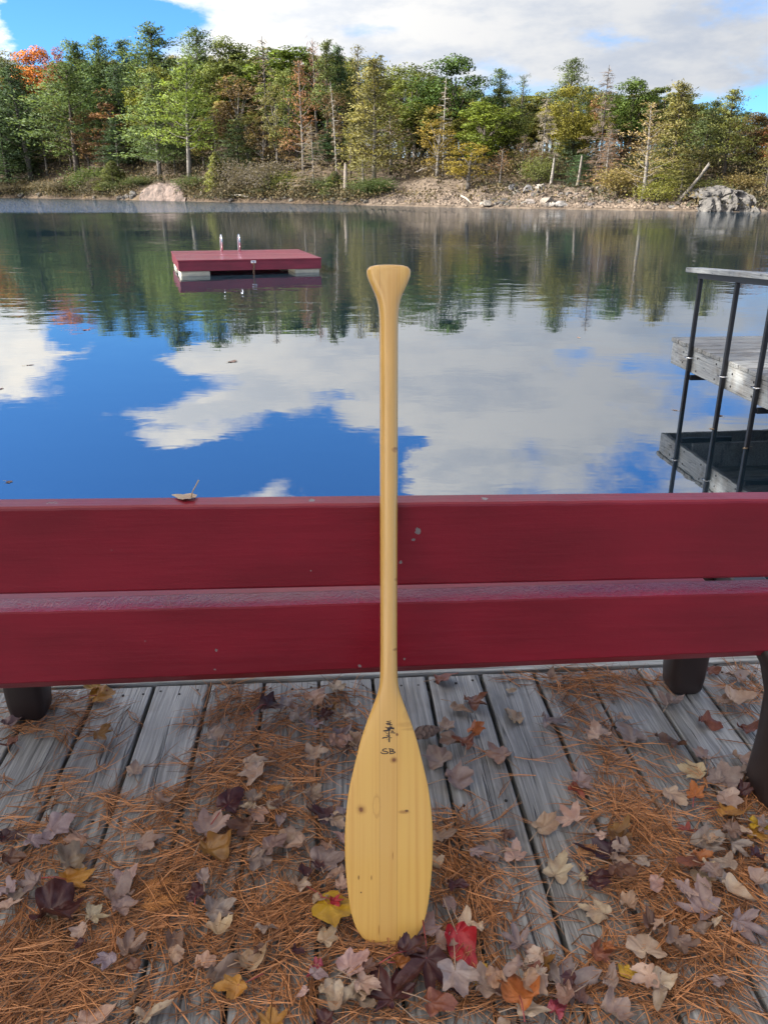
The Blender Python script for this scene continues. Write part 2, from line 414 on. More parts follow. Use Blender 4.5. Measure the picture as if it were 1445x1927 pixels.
def watermat():
    m, g = mat('lake_water')
    p = g.node('ShaderNodeNewGeometry').outputs['Position']
    x, y, z = g.sep(p)
    wv = g.vm('MULTIPLY', p, (1.15, 1.75, 1.0))
    n1 = g.noise(wv, 1.1, 3, 0.5, 0.4)
    n2 = g.noise(g.vm('MULTIPLY', p, (0.8, 2.0, 1.0)), 4.2, 2, 0.5)
    patch = g.noise(g.vm('MULTIPLY', p, (0.06, 0.13, 1.0)), 1.0, 3, 0.5)
    mid = g.m('MULTIPLY_ADD', g.ss(y, 9.0, 22.0), 0.9, 0.30)
    amp = g.m('MULTIPLY', mid, g.m('MULTIPLY_ADD', g.ss(patch, 0.4, 0.65), 1.1, 0.45))
    h = g.m('MULTIPLY', g.m('ADD', g.m('MULTIPLY', n1, 0.0088), g.m('MULTIPLY', n2, 0.0010)), amp)
    # a breeze-ruffled belt along the far shore
    belt = g.ss(g.m('ADD', y, g.m('MULTIPLY_ADD', g.noise(g.vm('MULTIPLY', p, (0.03, 0.05, 1)), 1.0, 3), 26.0, -13.0)), 58.0, 70.0)
    west = g.m('SUBTRACT', 1.0, g.ss(x, -12.0, 6.0))
    belt = g.m('MULTIPLY', belt, g.m('MULTIPLY_ADD', west, 0.9, 0.1))
    n3 = g.noise(g.vm('MULTIPLY', p, (0.9, 1.2, 1.0)), 2.6, 3, 0.6)
    h = g.m('ADD', h, g.m('MULTIPLY', g.m('MULTIPLY', n3, 0.19), belt))
    bn = g.node('ShaderNodeBump', {'Strength': 1.0, 'Distance': 1.0, 'Height': h})
    fr = g.node('ShaderNodeFresnel', {'IOR': 1.33}); g.l.new(bn.outputs[0], fr.inputs['Normal'])
    fac = g.m('MULTIPLY_ADD', fr.outputs[0], 0.31, 0.42, clamp=True)
    gl = g.node('ShaderNodeBsdfGlossy', {'Color': (0.93, 0.96, 1.0, 1), 'Roughness': 0.012}); g.l.new(bn.outputs[0], gl.inputs['Normal'])
    df = g.node('ShaderNodeBsdfDiffuse', {'Color': (0.006, 0.016, 0.026, 1)})
    mx = g.node('ShaderNodeMixShader', {0: fac}); g.l.new(df.outputs[0], mx.inputs[1]); g.l.new(gl.outputs[0], mx.inputs[2])
    g.l.new(mx.outputs[0], g.node('ShaderNodeOutputMaterial').inputs['Surface'])
    return m
M['water'] = watermat()

# ------------------------------------------------------------------ lake, shores
link('lake_water', mesh('lake_water', [(-900, -60, 0), (900, -60, 0), (900, 1200, 0), (-900, 1200, 0)], [[0, 1, 2, 3]], M['water']), loc=(0, 0, WATER), kind='structure')

SH = [(-1500, 165), (-900, 158), (-400, 148), (0, 136), (250, 114), (420, 101), (600, 92), (700, 85), (900, 75), (1200, 68), (1445, 64), (1700, 60), (2300, 54), (3200, 48)]
def shore(px):
    return float(np.interp(px, [a for a, b in SH], [b for a, b in SH])) + 1.1 * noise.noise((px * 0.013, 3.1, 0)) + 0.5 * noise.noise((px * 0.06, 1.1, 0))
HL = ([-4, 0, 2, 6, 12, 25, 45, 80, 130, 400, 900], [-1.5, 0.12, 1.2, 2.2, 3.5, 7.2, 11.5, 10.0, 4.0, 2.0, 2.0])
HR = ([-4, 0, 3, 10, 23, 40, 70, 130, 400, 900], [-1.5, 0.12, 0.75, 2.1, 4.6, 5.2, 3.2, 2.0, 2.0, 2.0])
def ground_h(px, t):
    w = min(1, max(0, (px - 560) / 220.0)); w = w * w * (3 - 2 * w)
    h = (1 - w) * np.interp(t, *HL) + w * np.interp(t, *HR)
    a = min(1, max(0, t / 6))
    return float(h) + a * (0.55 * noise.noise((px * 0.02, t * 0.15, 0)) + 0.25 * noise.noise((px * 0.07, t * 0.5, 4)))
def ground_pt(px, t):
    D = shore(px) + t
    return Vector(((px - CX) / 1647.0 * D, D, WATER + ground_h(px, t)))
us = np.concatenate([np.arange(-1500, -150, 60), np.arange(-150, 1600, 7), np.arange(1600, 3200, 60)])
ts = [-4, -1.5, 0, .4, .8, 1.3, 1.8, 2.4, 3, 3.8, 4.8, 6, 7.5, 9, 11, 13, 16, 19, 23, 28, 34, 41, 50, 62, 80, 120, 200, 400, 900]
V = []; F = []; bank = []
for u in us:
    for t in ts:
        V.append(ground_pt(u, t))
        gravel = 1.0 if (690 < u < 1330 and t < 9.5) else (0.75 if (u >= 1330 and t < 6) else (0.10 if u < 690 else 0.55 if t < 1.5 else 0.25 if t < 3 else 0.0))
        bank.append(gravel)
nt = len(ts)
for i in range(len(us) - 1):
    for j in range(nt - 1):
        a = i * nt + j; F.append([a, a + nt, a + nt + 1, a + 1])
link('far_shore_ground', mesh('far_shore_ground', V, F, M['ground'], True, {'bank': ('POINT', bank)}), kind='structure')

# ------------------------------------------------------------------ tree kinds (height 10, base at the origin)
def leaf_quads(C, ln, wd, out=None, flat=0.0):
    """one quad per centre; random orientation, flattened towards horizontal by flat"""
    n = len(C)
    a = rng.normal(size=(n, 3))
    if out is not None: a = a * 0.8 + out
    a[:, 2] *= (1 - flat)
    a /= np.linalg.norm(a, axis=1)[:, None] + 1e-9
    b = rng.normal(size=(n, 3)); b[:, 2] *= (1 - flat * 0.7)
    b -= a * (a * b).sum(1)[:, None]; b /= np.linalg.norm(b, axis=1)[:, None] + 1e-9
    L = (ln * rng.uniform(0.6, 1.35, n))[:, None]; W = (wd * rng.uniform(0.6, 1.35, n))[:, None]
    return np.stack([C - a * L * 0.5, C + b * W * 0.5, C + a * L * 0.5, C - b * W * 0.5], axis=1)

def trunk_path(lean, H, n=7, wob=0.12):
    ph = rng.uniform(0, 6.28, 2)
    return [Vector((lean[0] * (i / (n - 1)) ** 1.3 + wob * math.sin(ph[0] + 3 * i / n) * (i / n), lean[1] * (i / (n - 1)) + wob * math.sin(ph[1] + 2.4 * i / n) * (i / n), H * i / (n - 1))) for i in range(n)]
def along(P, f):
    x = f * (len(P) - 1); i = min(int(x), len(P) - 2); return P[i].lerp(P[i + 1], x - i)

def pine(start, nb=46, spread=2.1, dens=230, lean=(0, 0), top=0.35, droop=0.0, gap=0.12, tuft=(0.25, 0.075)):
    P = trunk_path(lean, 9.8)
    parts = [tube_arrays(P, [0.17 * (1 - i / 6.6) + 0.012 for i in range(7)], 7)]
    C = []; O = []; T = []; NN_ = []
    ang = rng.uniform(0, 6.28)
    for k in range(nb):
        f = start + (0.985 - start) * (k + rng.uniform(-.4, .4)) / nb
        f = min(0.99, max(0.06, f))
        ang += 2.4 + rng.uniform(-.5, .5)
        q = (f - start) / (1 - start)
        L = spread * (0.16 + 0.95 * (1 - q) ** 0.8) * (0.75 + 0.25 * min(1, q * 4 + .2)) * rng.uniform(0.6, 1.25)
        L = max(0.22, L)
        b0 = along(P, f)
        d = Vector((math.cos(ang), math.sin(ang), 0.18 + 0.75 * q - droop))
        d.normalize()
        pts = [b0, b0 + d * L * 0.5, b0 + d * L + Vector((0, 0, 0.16 * L))]
        parts.append(tube_arrays(pts, [0.045 * (1 - q * 0.6), 0.03, 0.012], 4, False))
        if rng.random() < gap * (1 - q): continue
        n = int(dens * min(1.1, 0.10 + 0.95 * L / spread))
        # several flat sprays per branch
        ns = 3 if L > 0.8 else 2
        bright = rng.uniform(0.12, 0.88)
        for s in range(ns):
            fs = rng.uniform(0.45, 1.05); side = rng.normal(0, 0.22 * L)
            c = np.array(b0 + d * L * fs + Vector((-d.y, d.x, 0)) * side + Vector((0, 0, 0.10 * L + rng.normal(0, .08))))
            m = n // ns
            loc = rng.normal(size=(m, 3)) * np.array([0.30 * L + .08, 0.22 * L + .08, 0.10 + 0.03 * L])
            ca, sa = math.cos(ang), math.sin(ang)
            loc = np.stack([loc[:, 0] * ca - loc[:, 1] * sa, loc[:, 0] * sa + loc[:, 1] * ca, loc[:, 2]], 1)
            C.append(c + loc); O.append(np.tile(np.array([d.x * .6, d.y * .6, 0.45]), (m, 1))); NN_.append(loc * np.array([1.0, 1.0, 3.0]) / (.3 * L + .1) + np.array([d.x * .7, d.y * .7, .45]))
            T.append(np.clip(bright + rng.normal(0, .10, m), 0, 1))
    C = np.concatenate(C); O = np.concatenate(O); T = np.concatenate(T)
    return parts, leaf_quads(C, tuft[0], tuft[1], O, 0.25), T, np.concatenate(NN_)

def broad(cz=5.9, rz=4.0, rx=2.5, clumps=54, per=260, size=0.15, start=0.25, thin=1.0, limbs=9):
    P = trunk_path((rng.uniform(-.5, .5), rng.uniform(-.3, .3)), 8.2, wob=.25)
    parts = [tube_arrays(P, [0.16 * (1 - i / 7.0) + 0.015 for i in range(7)], 7)]
    C = []; T = []; NN_ = []
    cl = []
    for k in range(clumps):
        while True:
            v = rng.uniform(-1, 1, 3)
            r = np.linalg.norm(v)
            if 0.25 < r < 1: break
        v *= (0.55 + 0.45 * rng.random() ** .5) / max(r, .5) if r > .5 else 1
        c = np.array([v[0] * rx, v[1] * rx, cz + v[2] * rz])
        if v[2] < -0.2: c[:2] *= 0.85
        cl.append(c)
        rad = rng.uniform(0.55, 1.1) * rx / 2.5
        n = int(per * rng.uniform(.6, 1.3) * thin)
        u = rng.normal(size=(n, 3)); u /= np.linalg.norm(u, axis=1)[:, None]
        rr = rad * rng.uniform(0.35, 1.08, n) ** .6
        pts = c + u * rr[:, None] * np.array([1, 1, .72])
        C.append(pts); NN_.append(u + np.array([v[0] * .5, v[1] * .5, .25]))
        T.append(np.clip(rng.uniform(.15, .8) + rng.normal(0, .10, n), 0, 1))
    for c in sorted(cl, key=lambda c: rng.random())[:limbs + 6]:
        f = min(.95, max(start, (c[2] / 10) * 0.72 + rng.uniform(-.05, .05)))
        b0 = along(P, f); e = Vector(c)
        mid = b0.lerp(e, 0.5) + Vector((0, 0, -0.15))
        parts.append(tube_arrays([b0, mid, e], [0.06, 0.04, 0.012], 4, False))
    C = np.concatenate(C); T = np.concatenate(T)
    return parts, leaf_quads(C, size, size * .8), T, np.concatenate(NN_)

def bare(conifer=True, nb=46, spread=1.5, start=0.18, twig=14, lean=(0, 0), tw=(0.42, 0.035)):
    P = trunk_path(lean, 9.9)
    parts = [tube_arrays(P, [0.085 * (1 - i / 6.4) + 0.010 for i in range(7)], 6)]
    C = []; O = []; T = []
    ang = 0
    for k in range(nb):
        f = start + (0.98 - start) * (k + rng.uniform(-.4, .4)) / nb
        f = max(.03, min(.985, f)); ang += 2.4 + rng.uniform(-.6, .6)
        q = (f - start) / (1 - start)
        L = spread * (1.05 - q * .9) * rng.uniform(.35, 1.2)
        b0 = along(P, f)
        if conifer: d = Vector((math.cos(ang), math.sin(ang), rng.uniform(-.35, .15)))
        else: d = Vector((math.cos(ang), math.sin(ang), rng.uniform(.5, 1.3)))
        d.normalize()
        e = b0 + d * L
        parts.append(tube_arrays([b0, b0 + d * L * .5 + Vector((0, 0, .05)), e + Vector((0, 0, .08 * L))], [0.036, 0.026, 0.010], 4, False))
        m = int(twig * L / spread) + 2
        fs = rng.uniform(.3, 1.1, m)
        C.append(np.array(b0) + np.outer(fs, np.array(d * L)) + rng.normal(0, .10, (m, 3)) * (1 if conifer else 2.2))
        O.append(np.tile(np.array([d.x, d.y, d.z - (.4 if conifer else -.5)]), (m, 1))); T.append(rng.uniform(.1, .9, m))
    return parts, leaf_quads(np.concatenate(C), tw[0], tw[1], np.concatenate(O)), np.concatenate(T)

def cedar(rx=1.7, n=6500):
    P = trunk_path((0, 0), 9.6)
    parts = [tube_arrays(P, [0.16 * (1 - i / 6.4) + 0.01 for i in range(7)], 6)]
    z = 10 * (1 - rng.random(n) ** .55)
    a = rng.uniform(0, 6.28, n)
    lob = 1 + .22 * np.sin(a * 3 + z * 1.3) + .16 * np.sin(a * 5 - z * 2.7) + .2 * np.sin(z * 3.1 + a)
    r = rx * (1 - z / 10.3) ** .75 * lob * rng.uniform(.35, 1, n) ** .45
    C = np.stack([r * np.cos(a), r * np.sin(a), z], 1)
    O = np.stack([np.cos(a) * .5, np.sin(a) * .5, np.full(n, .9)], 1)
    T = np.clip(.42 + .25 * np.sin(a * 4 + z * 2.2) + rng.normal(0, .18, n), 0, 1)
    return parts, leaf_quads(C, .30, .13, O), T, np.stack([np.cos(a), np.sin(a), np.full(n, .35)], 1)

def shrub(n=3200, rx=4.5, arch=9):
    parts = []; C = []; T = []
    for k in range(arch):
        a = rng.uniform(0, 6.28); L = rng.uniform(.5, 1) * rx
        e = Vector((math.cos(a) * L * .8, math.sin(a) * L * .8, rng.uniform(5, 9.5)))
        parts.append(tube_arrays([(0, 0, 0), e * .5 + Vector((0, 0, 1.4)), e], [.16, .1, .03], 4, False))
        m = n // arch
        C.append(np.array(e) * np.array([.9, .9, .8]) + rng.normal(size=(m, 3)) * np.array([1.7, 1.7, 1.9])); T.append(np.clip(rng.uniform(.25, .7) + rng.normal(0, .2, m), 0, 1))
    C = np.concatenate(C); C[:, 2] = np.abs(C[:, 2])
    return parts, leaf_quads(C, .50, .34), np.concatenate(T)

KINDS = {
    'pine': [lambda: pine(.16), lambda: pine(.22, 42, 2.3, 250), lambda: pine(.12, 52, 1.9), lambda: pine(.2, 44, 2.0, lean=(.7, 0))],
    'highpine': [lambda: pine(.34, 36, 1.9, 240, gap=.08), lambda: pine(.30, 34, 2.1, 230, lean=(-.6, 0)), lambda: pine(.36, 34, 1.7, 230)],
    'thinpine': [lambda: pine(.2, 38, 1.9, 90, gap=.25, tuft=(.26, .06)), lambda: pine(.16, 40, 1.7, 80, gap=.3, tuft=(.26, .06))],
    'hemlock': [lambda: pine(.03, 60, 2.2, 220, droop=.35, gap=.03), lambda: pine(.02, 56, 2.5, 230, droop=.3, gap=.03)],
    'broad': [lambda: broad(), lambda: broad(6.2, 3.7, 2.2, 44), lambda: broad(5.7, 4.2, 2.7, 52), lambda: broad(6.4, 3.5, 2.4, 42)],
    'tallbroad': [lambda: broad(6.9, 3.0, 1.7, 44, 250, start=.4), lambda: broad(6.6, 3.3, 1.5, 44, 240, start=.4), lambda: broad(7.1, 2.8, 1.9, 42, 230, start=.4)],
    'thinbroad': [lambda: broad(6.0, 3.9, 1.9, 44, 95, .15, .15), lambda: broad(5.6, 4.2, 1.7, 42, 85, .15, .15)],
    'bareconifer': [lambda: bare(), lambda: bare(nb=56, spread=1.7, twig=18), lambda: bare(nb=40, spread=1.1, lean=(.8, 0))],
    'densebare': [lambda: bare(nb=70, spread=2.3, start=.06, twig=34, tw=(.55, .05)), lambda: bare(nb=64, spread=2.0, start=.08, twig=30, tw=(.5, .05))],
    'barebroad': [lambda: bare(False, 30, 2.4, .35, 34, tw=(.5, .03)), lambda: bare(False, 34, 2.0, .3, 30, tw=(.5, .03))],
    'cedar': [lambda: cedar(), lambda: cedar(2.1)],
    'shrub': [lambda: shrub(), lambda: shrub(2800, 5.5, 11)],
}
TREE = {}
def tree_mesh(kind, i):
    key = (kind, i % len(KINDS[kind]))
    if key not in TREE:
        parts, Q, T, *N_ = KINDS[kind][key[1]]()
        V, F = join_arrays(parts)
        xy = np.abs(Q[:, :, 0].ravel()); w = float(np.percentile(xy, 93)) * 2
        TREE[key] = (mesh('trunk', V, F, M['bark'], True), quads_mesh('crown', Q, M['crown'], T, N_[0] if N_ else None), w)
    return TREE[key]
def tree(px, ytop, t, kind, i, wpx, rgb, bark, name, label, cat='tree', group=None, rz=None, tw=None):
    tm, cm, w0 = tree_mesh(kind, i)
    base = ground_pt(px, t); base.z -= 0.15
    top = at(px, ytop, base.y)
    h = max(0.6, top.z - base.z)
    wm = wpx * (.86 if kind in ('pine', 'broad', 'thinpine') else 1) / FPX * depth(top)
    o = empty(name, base, 0, label=label, cat=cat, group=group)
    s = Vector((wm / w0, wm / w0, h / 10.0))
    rz = rng.uniform(0, 6.28) if rz is None else rz
    # the crown's width scales with the tree, its turn about the trunk is free
    o.scale = s; o.rotation_euler.z = rz
    a = link('trunk', tm, o); a.color = (*bark, 1)
    b = link('crown', cm, o); b.color = (*rgb, 1)
    return o
BK = (.075, .062, .052); BKG = (.16, .145, .13); BKP = (.17, .155, .14); BKD = (.035, .030, .027)
PINE = (.096, .145, .062); PIND = (.058, .098, .055); PINL = (0.147, 0.210, 0.054); PINY = (.170, .165, .070); OLV = (.165, .170, .065)
GRN = (.125, .160, .052); GRNY = (.185, .205, .058); GRND = (.095, .135, .045); YEL = (.270, .220, .055); ORG = (0.512, 0.195, 0.054); RUST = (.230, .130, .080)
BRN = (.165, .120, .075); TAN = (0.357, 0.262, 0.142); GRY = (0.194, 0.158, 0.128); RED_ = (0.403, 0.105, 0.068)
#  px, top y, metres behind the waterline, kind, variant, width px, foliage, bark, name, label
HERO = [
 (20, 205, 5, 'hemlock', 0, 130, PIND, BKD, 'hemlock', 'dark hemlock drooping to the waterline at the far left end of the shore'),
 (62, 118, 9, 'pine', 3, 120, PIND, BKG, 'pine_tree', 'dark pine with a pale leaning trunk beside the far left hemlock'),
 (150, 118, 9, 'pine', 1, 170, PINE, BK, 'pine_tree', 'broad green pine with bright lower boughs left of the rock face'),
 (105, 92, 34, 'broad', 0, 95, ORG, BK, 'maple_tree', 'orange maple rising behind the dark pines on the left'),
 (8, 138, 20, 'broad', 1, 90, (.38, .17, .05), BK, 'maple_tree', 'golden orange maple cut by the left edge above the hemlock'),
 (38, 84, 30, 'broad', 2, 100, OLV, BK, 'broadleaf_tree', 'olive green broadleaf tree left of the orange maple'),
 (140, 95, 32, 'broad', 3, 60, (.34, .12, .07), BK, 'maple_tree', 'small rosy maple crown between the orange maple and a pine'),
 (172, 74, 24, 'pine', 2, 95, PINE, BK, 'pine_tree', 'green pine behind the broad pine with bright lower boughs'),
 (214, 62, 26, 'pine', 0, 100, PINE, BK, 'pine_tree', 'tall green pine with a pointed top left of the tallest pine'),
 (305, 38, 26, 'pine', 3, 130, PINE, BK, 'pine_tree', 'tallest pine of the shore standing above the pink rock face'),
 (392, 54, 24, 'pine', 1, 120, PINE, BK, 'pine_tree', 'bushy pine just right of the tallest pine'),
 (256, 72, 30, 'pine', 2, 80, (.08, .125, .06), BK, 'pine_tree', 'pale green pine between the two highest pines on the left'),
 (303, 130, 7, 'pine', 0, 120, PINE, BKG, 'pine_tree', 'green pine with a straight bare grey trunk directly behind the pink rock face'),
 (358, 112, 5, 'highpine', 1, 110, PINL, BKP, 'pine_tree', 'bright green pine on a pale leaning trunk at the right of the rock face'),
 (318, 118, 18, 'broad', 2, 120, (.13, .15, .04), BK, 'broadleaf_tree', 'yellow green broadleaf tree behind the pine on the rock face'),
 (408, 284, 2.2, 'cedar', 0, 38, (.17, .19, .06), BK, 'cedar_tree', 'small olive cone shaped cedar alone on the left shore'),
 (215, 302, 3, 'cedar', 1, 56, (.09, .11, .04), BK, 'cedar_tree', 'short bushy cedar left of the pink rock face'),
 (178, 318, 3, 'shrub', 0, 70, (.07, .10, .035), BK, 'shrub', 'low dark green shrub under the broad pine'),
 (440, 74, 26, 'broad', 0, 120, GRN, BK, 'broadleaf_tree', 'green broadleaf tree right of the bushy pine'),
 (452, 140, 14, 'thinbroad', 0, 85, BRN, BKG, 'broadleaf_tree', 'thin brown half bare tree above the dark brush'),
 (222, 170, 15, 'thinbroad', 1, 70, RUST, BK, 'broadleaf_tree', 'rusty thin tree between the two left pines'),
 (506, 66, 14, 'bareconifer', 1, 60, GRY, BKD, 'dead_pine', 'tall dark dead pine with bare side branches left of the rusty conifer'),
 (480, 95, 26, 'tallbroad', 1, 95, GRN, BK, 'broadleaf_tree', 'tall green tree behind the dark dead pine'),
 (545, 84, 26, 'tallbroad', 0, 110, (.10, .15, .03), BK, 'broadleaf_tree', 'bright green tree between the dead pine and the rusty conifer'),
 (572, 108, 10, 'thinpine', 0, 70, (.26, .14, .09), BKG, 'conifer', 'rusty red thin conifer in the middle of the shore'),
 (548, 160, 12, 'thinpine', 1, 55, (.14, .19, .05), BK, 'pine_tree', 'light green small pine touching the rusty conifer'),
 (598, 72, 22, 'barebroad', 0, 70, (.20, .11, .10), BKG, 'bare_tree', 'reddish bare tree top behind the rusty conifer'),
 (590, 232, 1.8, 'densebare', 0, 80, (.20, .17, .15), BKP, 'dead_spruce', 'grey dead spruce with drooping twigs at the waterline in the middle'),
 (535, 322, 2.5, 'shrub', 1, 60, (.12, .135, .04), BK, 'shrub', 'olive shrub beside the grey dead spruce'),
 (620, 74, 17, 'highpine', 2, 60, (.10, .13, .05), BK, 'pine_tree', 'slim pine left of the white birch trunk'),
 (640, 82, 20, 'pine', 2, 55, (.06, .11, .055), BK, 'pine_tree', 'slim blue green pine behind the white birch trunk'),
 (634, 150, 6, 'bareconifer', 2, 26, GRY, (.29, .275, .25), 'birch_tree', 'slender whitish birch trunk in the middle of the shore'),
 (676, 80, 20, 'thinpine', 0, 70, PINY, BK, 'pine_tree', 'yellowish pine with an open top behind the layered pine'),
 (704, 104, 8, 'pine', 2, 105, PINY, BKG, 'pine_tree', 'yellow olive pine with layered boughs left of the round maples'),
 (684, 300, 3, 'thinpine', 1, 75, OLV, BKG, 'pine_tree', 'small olive pine on a forked base near the broken snag'),
 (630, 322, 2, 'cedar', 1, 44, (.08, .105, .04), BK, 'cedar_tree', 'small dark cedar left of the broken snag'),
 (712, 338, 3, 'shrub', 0, 46, (.06, .10, .03), BK, 'shrub', 'dark green shrub right of the broken snag'),
 (768, 112, 20, 'broad', 2, 135, (.115, .145, .035), BK, 'maple_tree', 'round olive green maple in the gap right of the layered pine'),
 (848, 108, 22, 'broad', 0, 140, (.065, .115, .035), BK, 'maple_tree', 'large round green maple with the highest crown right of the middle'),
 (833, 146, 13, 'bareconifer', 0, 34, GRY, (.30, .285, .27), 'dead_snag', 'white dead snag standing in front of the large round maple'),
 (908, 190, 15, 'broad', 1, 115, (.14, .19, .035), BK, 'maple_tree', 'bright yellow green maple right of the white snag'),
 (955, 206, 17, 'broad', 3, 85, GRN, BK, 'maple_tree', 'green maple beside the bright yellow green maple'),
 (880, 268, 7, 'thinbroad', 0, 85, YEL, BKG, 'maple_sapling', 'yellow sapling on a thin trunk above the gravel bank'),
 (822, 202, 10, 'thinbroad', 1, 58, (.22, .17, .05), BKG, 'maple_sapling', 'thin yellow brown sapling left of the yellow sapling'),
 (735, 212, 14, 'barebroad', 1, 90, (.17, .13, .11), BKP, 'bare_tree', 'grey bare branching tree below the round olive maple'),
 (932, 124, 26, 'pine', 0, 70, PINE, BK, 'pine_tree', 'green pine top rising behind the bright yellow green maple'),
 (972, 140, 24, 'thinpine', 1, 60, (.09, .13, .06), BK, 'pine_tree', 'pale thin pine right of the pine behind the yellow green maple'),
 (1060, 110, 26, 'pine', 1, 90, (.09, .125, .055), BK, 'pine_tree', 'high pale pine standing above the yellow tinted maple'),
 (1074, 152, 15, 'broad', 2, 110, (.18, .175, .04), BK, 'maple_tree', 'yellow tinted maple left of the grey dead pine'),
 (1125, 120, 12, 'densebare', 1, 60, (.15, .125, .12), BKD, 'dead_pine', 'tall grey dead pine with a dark trunk on the right half'),
 (1016, 180, 12, 'densebare', 0, 60, (.22, .20, .19), BKG, 'dead_conifer', 'pale grey bare conifer left of the yellow tinted maple'),
 (1140, 246, 6, 'bareconifer', 1, 62, (.24, .14, .10), BKG, 'dead_conifer', 'small reddish bare conifer above the rocky bank'),
 (940, 280, 7, 'barebroad', 0, 52, RUST, BKG, 'bare_tree', 'rusty bare bush tree right of the yellow sapling'),
 (1172, 150, 20, 'broad', 0, 95, (.085, .135, .035), BK, 'broadleaf_tree', 'green broadleaf tree right of the grey dead pine'),
 (1228, 160, 22, 'tallbroad', 2, 90, (.10, .14, .04), BK, 'broadleaf_tree', 'green tree behind the leaning tan pine'),
 (1212, 190, 2, 'thinpine', 1, 85, (.30, .245, .15), BKP, 'dead_pine', 'tan dead pine leaning over the right waterline on a pale trunk'),
 (1262, 152, 7, 'pine', 2, 105, (.165, .160, .068), BK, 'pine_tree', 'yellow olive pine right of the leaning tan pine'),
 (1358, 164, 9, 'pine', 0, 100, (.145, .165, .06), BK, 'pine_tree', 'sunlit yellow green pine above the right rock outcrop'),
 (1312, 186, 13, 'pine', 3, 90, (.09, .125, .06), BK, 'pine_tree', 'grey green pine between the two yellow pines on the right'),
 (1404, 212, 12, 'broad', 1, 90, (.15, .11, .05), BK, 'oak_tree', 'bronze tinted oak right of the sunlit pine'),
 (1452, 225, 9, 'thinbroad', 0, 60, (.22, .10, .05), BK, 'broadleaf_tree', 'reddish brown tree cut by the right edge'),
 (1440, 262, 4, 'thinpine', 0, 60, PINY, BK, 'pine_tree', 'small yellow olive pine at the right edge beside the outcrop'),
 (1236, 340, 2, 'shrub', 1, 70, (.16, .17, .045), BK, 'shrub', 'yellow green bush at the foot of the leaning tan pine'),
 (1258, 308, 4, 'thinbroad', 1, 50, (.22, .25, .05), BK, 'sapling', 'bright lime sapling behind the yellow green bush'),
 (1282, 300, 3, 'highpine', 1, 60, OLV, BKG, 'pine_tree', 'small pine on a leaning trunk left of the right outcrop'),
 (1165, 318, 4, 'shrub', 0, 66, (.15, .125, .05), BK, 'shrub', 'brownish shrub above the right rocky bank'),
 (1335, 338, 4.5, 'shrub', 1, 70, (.13, .15, .05), BK, 'shrub', 'olive shrub on top of the right rock outcrop'),
 (1398, 330, 6, 'shrub', 0, 60, (.16, .13, .06), BK, 'shrub', 'brown shrub behind the right rock outcrop'),
 (1010, 292, 9, 'shrub', 1, 60, (.10, .12, .04), BK, 'shrub', 'green shrub under the pale grey bare conifer'),
]
for (px, yt, t, k, i, w, c, b, nm, lab) in HERO:
    tree(px, yt, t, k, i, w, c, b, nm, lab, cat={'shrub': 'shrub', 'maple_sapling': 'sapling', 'sapling': 'sapling'}.get(nm, 'tree'))

SKYL = [(-200, 120), (0, 112), (60, 100), (100, 108), (150, 112), (200, 95), (240, 100), (300, 92), (350, 90), (400, 84), (450, 92), (500, 88), (560, 95), (600, 96), (650, 102), (700, 112), (740, 138), (800, 122), (860, 140), (895, 172), (930, 160), (1000, 168), (1060, 156), (1120, 158), (1200, 158), (1260, 168), (1300, 196), (1360, 192), (1400, 218), (1445, 232), (1900, 250)]
def skyline(px): return float(np.interp(px, [a for a, b in SKYL], [b for a, b in SKYL]))
def near_hero(px, k=0):
    h = sorted(HERO, key=lambda h: abs(h[0] - px) + (60 if h[3] == 'shrub' or h[2] < 3 else 0))[k]
    d = px - h[0]
    lab = h[9]
    short = lab.split(' with ')[0].split(' standing ')[0].split(' in ')[0].split(' rising ')[0].split(' cut ')[0].split(' on ')[0].split(' drooping ')[0].split(' behind ')[0].split(' beside ')[0].split(' right of ')[0].split(' left of ')[0].split(' between ')[0].split(' just ')[0].split(' above ')[0].split(' directly ')[0].split(' touching ')[0].split(' of the ')[0].split(' leaning ')[0].split(' of ')[0]
    return short, ('behind' if abs(d) < 9 else 'left of' if d < 0 else 'right of')
WORDS = {'broad': 'full broadleaf tree', 'tallbroad': 'tall broadleaf tree', 'thinbroad': 'thin leaved tree', 'pine': 'pine', 'highpine': 'high crowned pine', 'thinpine': 'sparse pine', 'hemlock': 'hemlock', 'barebroad': 'bare twiggy tree', 'bareconifer': 'bare dead conifer', 'densebare': 'twiggy dead conifer'}
FILL = [('broad', GRN, 'green'), ('tallbroad', GRN, 'green'), ('tallbroad', GRNY, 'yellow green'), ('tallbroad', OLV, 'olive'), ('thinbroad', BRN, 'brown'), ('pine', PINE, 'green'), ('highpine', PINE, 'green'), ('thinpine', OLV, 'olive'), ('barebroad', GRY, 'grey'), ('thinbroad', RUST, 'rusty'), ('broad', GRND, 'dark green'), ('thinbroad', GRNY, 'yellow green')]
used = set()
n = 0
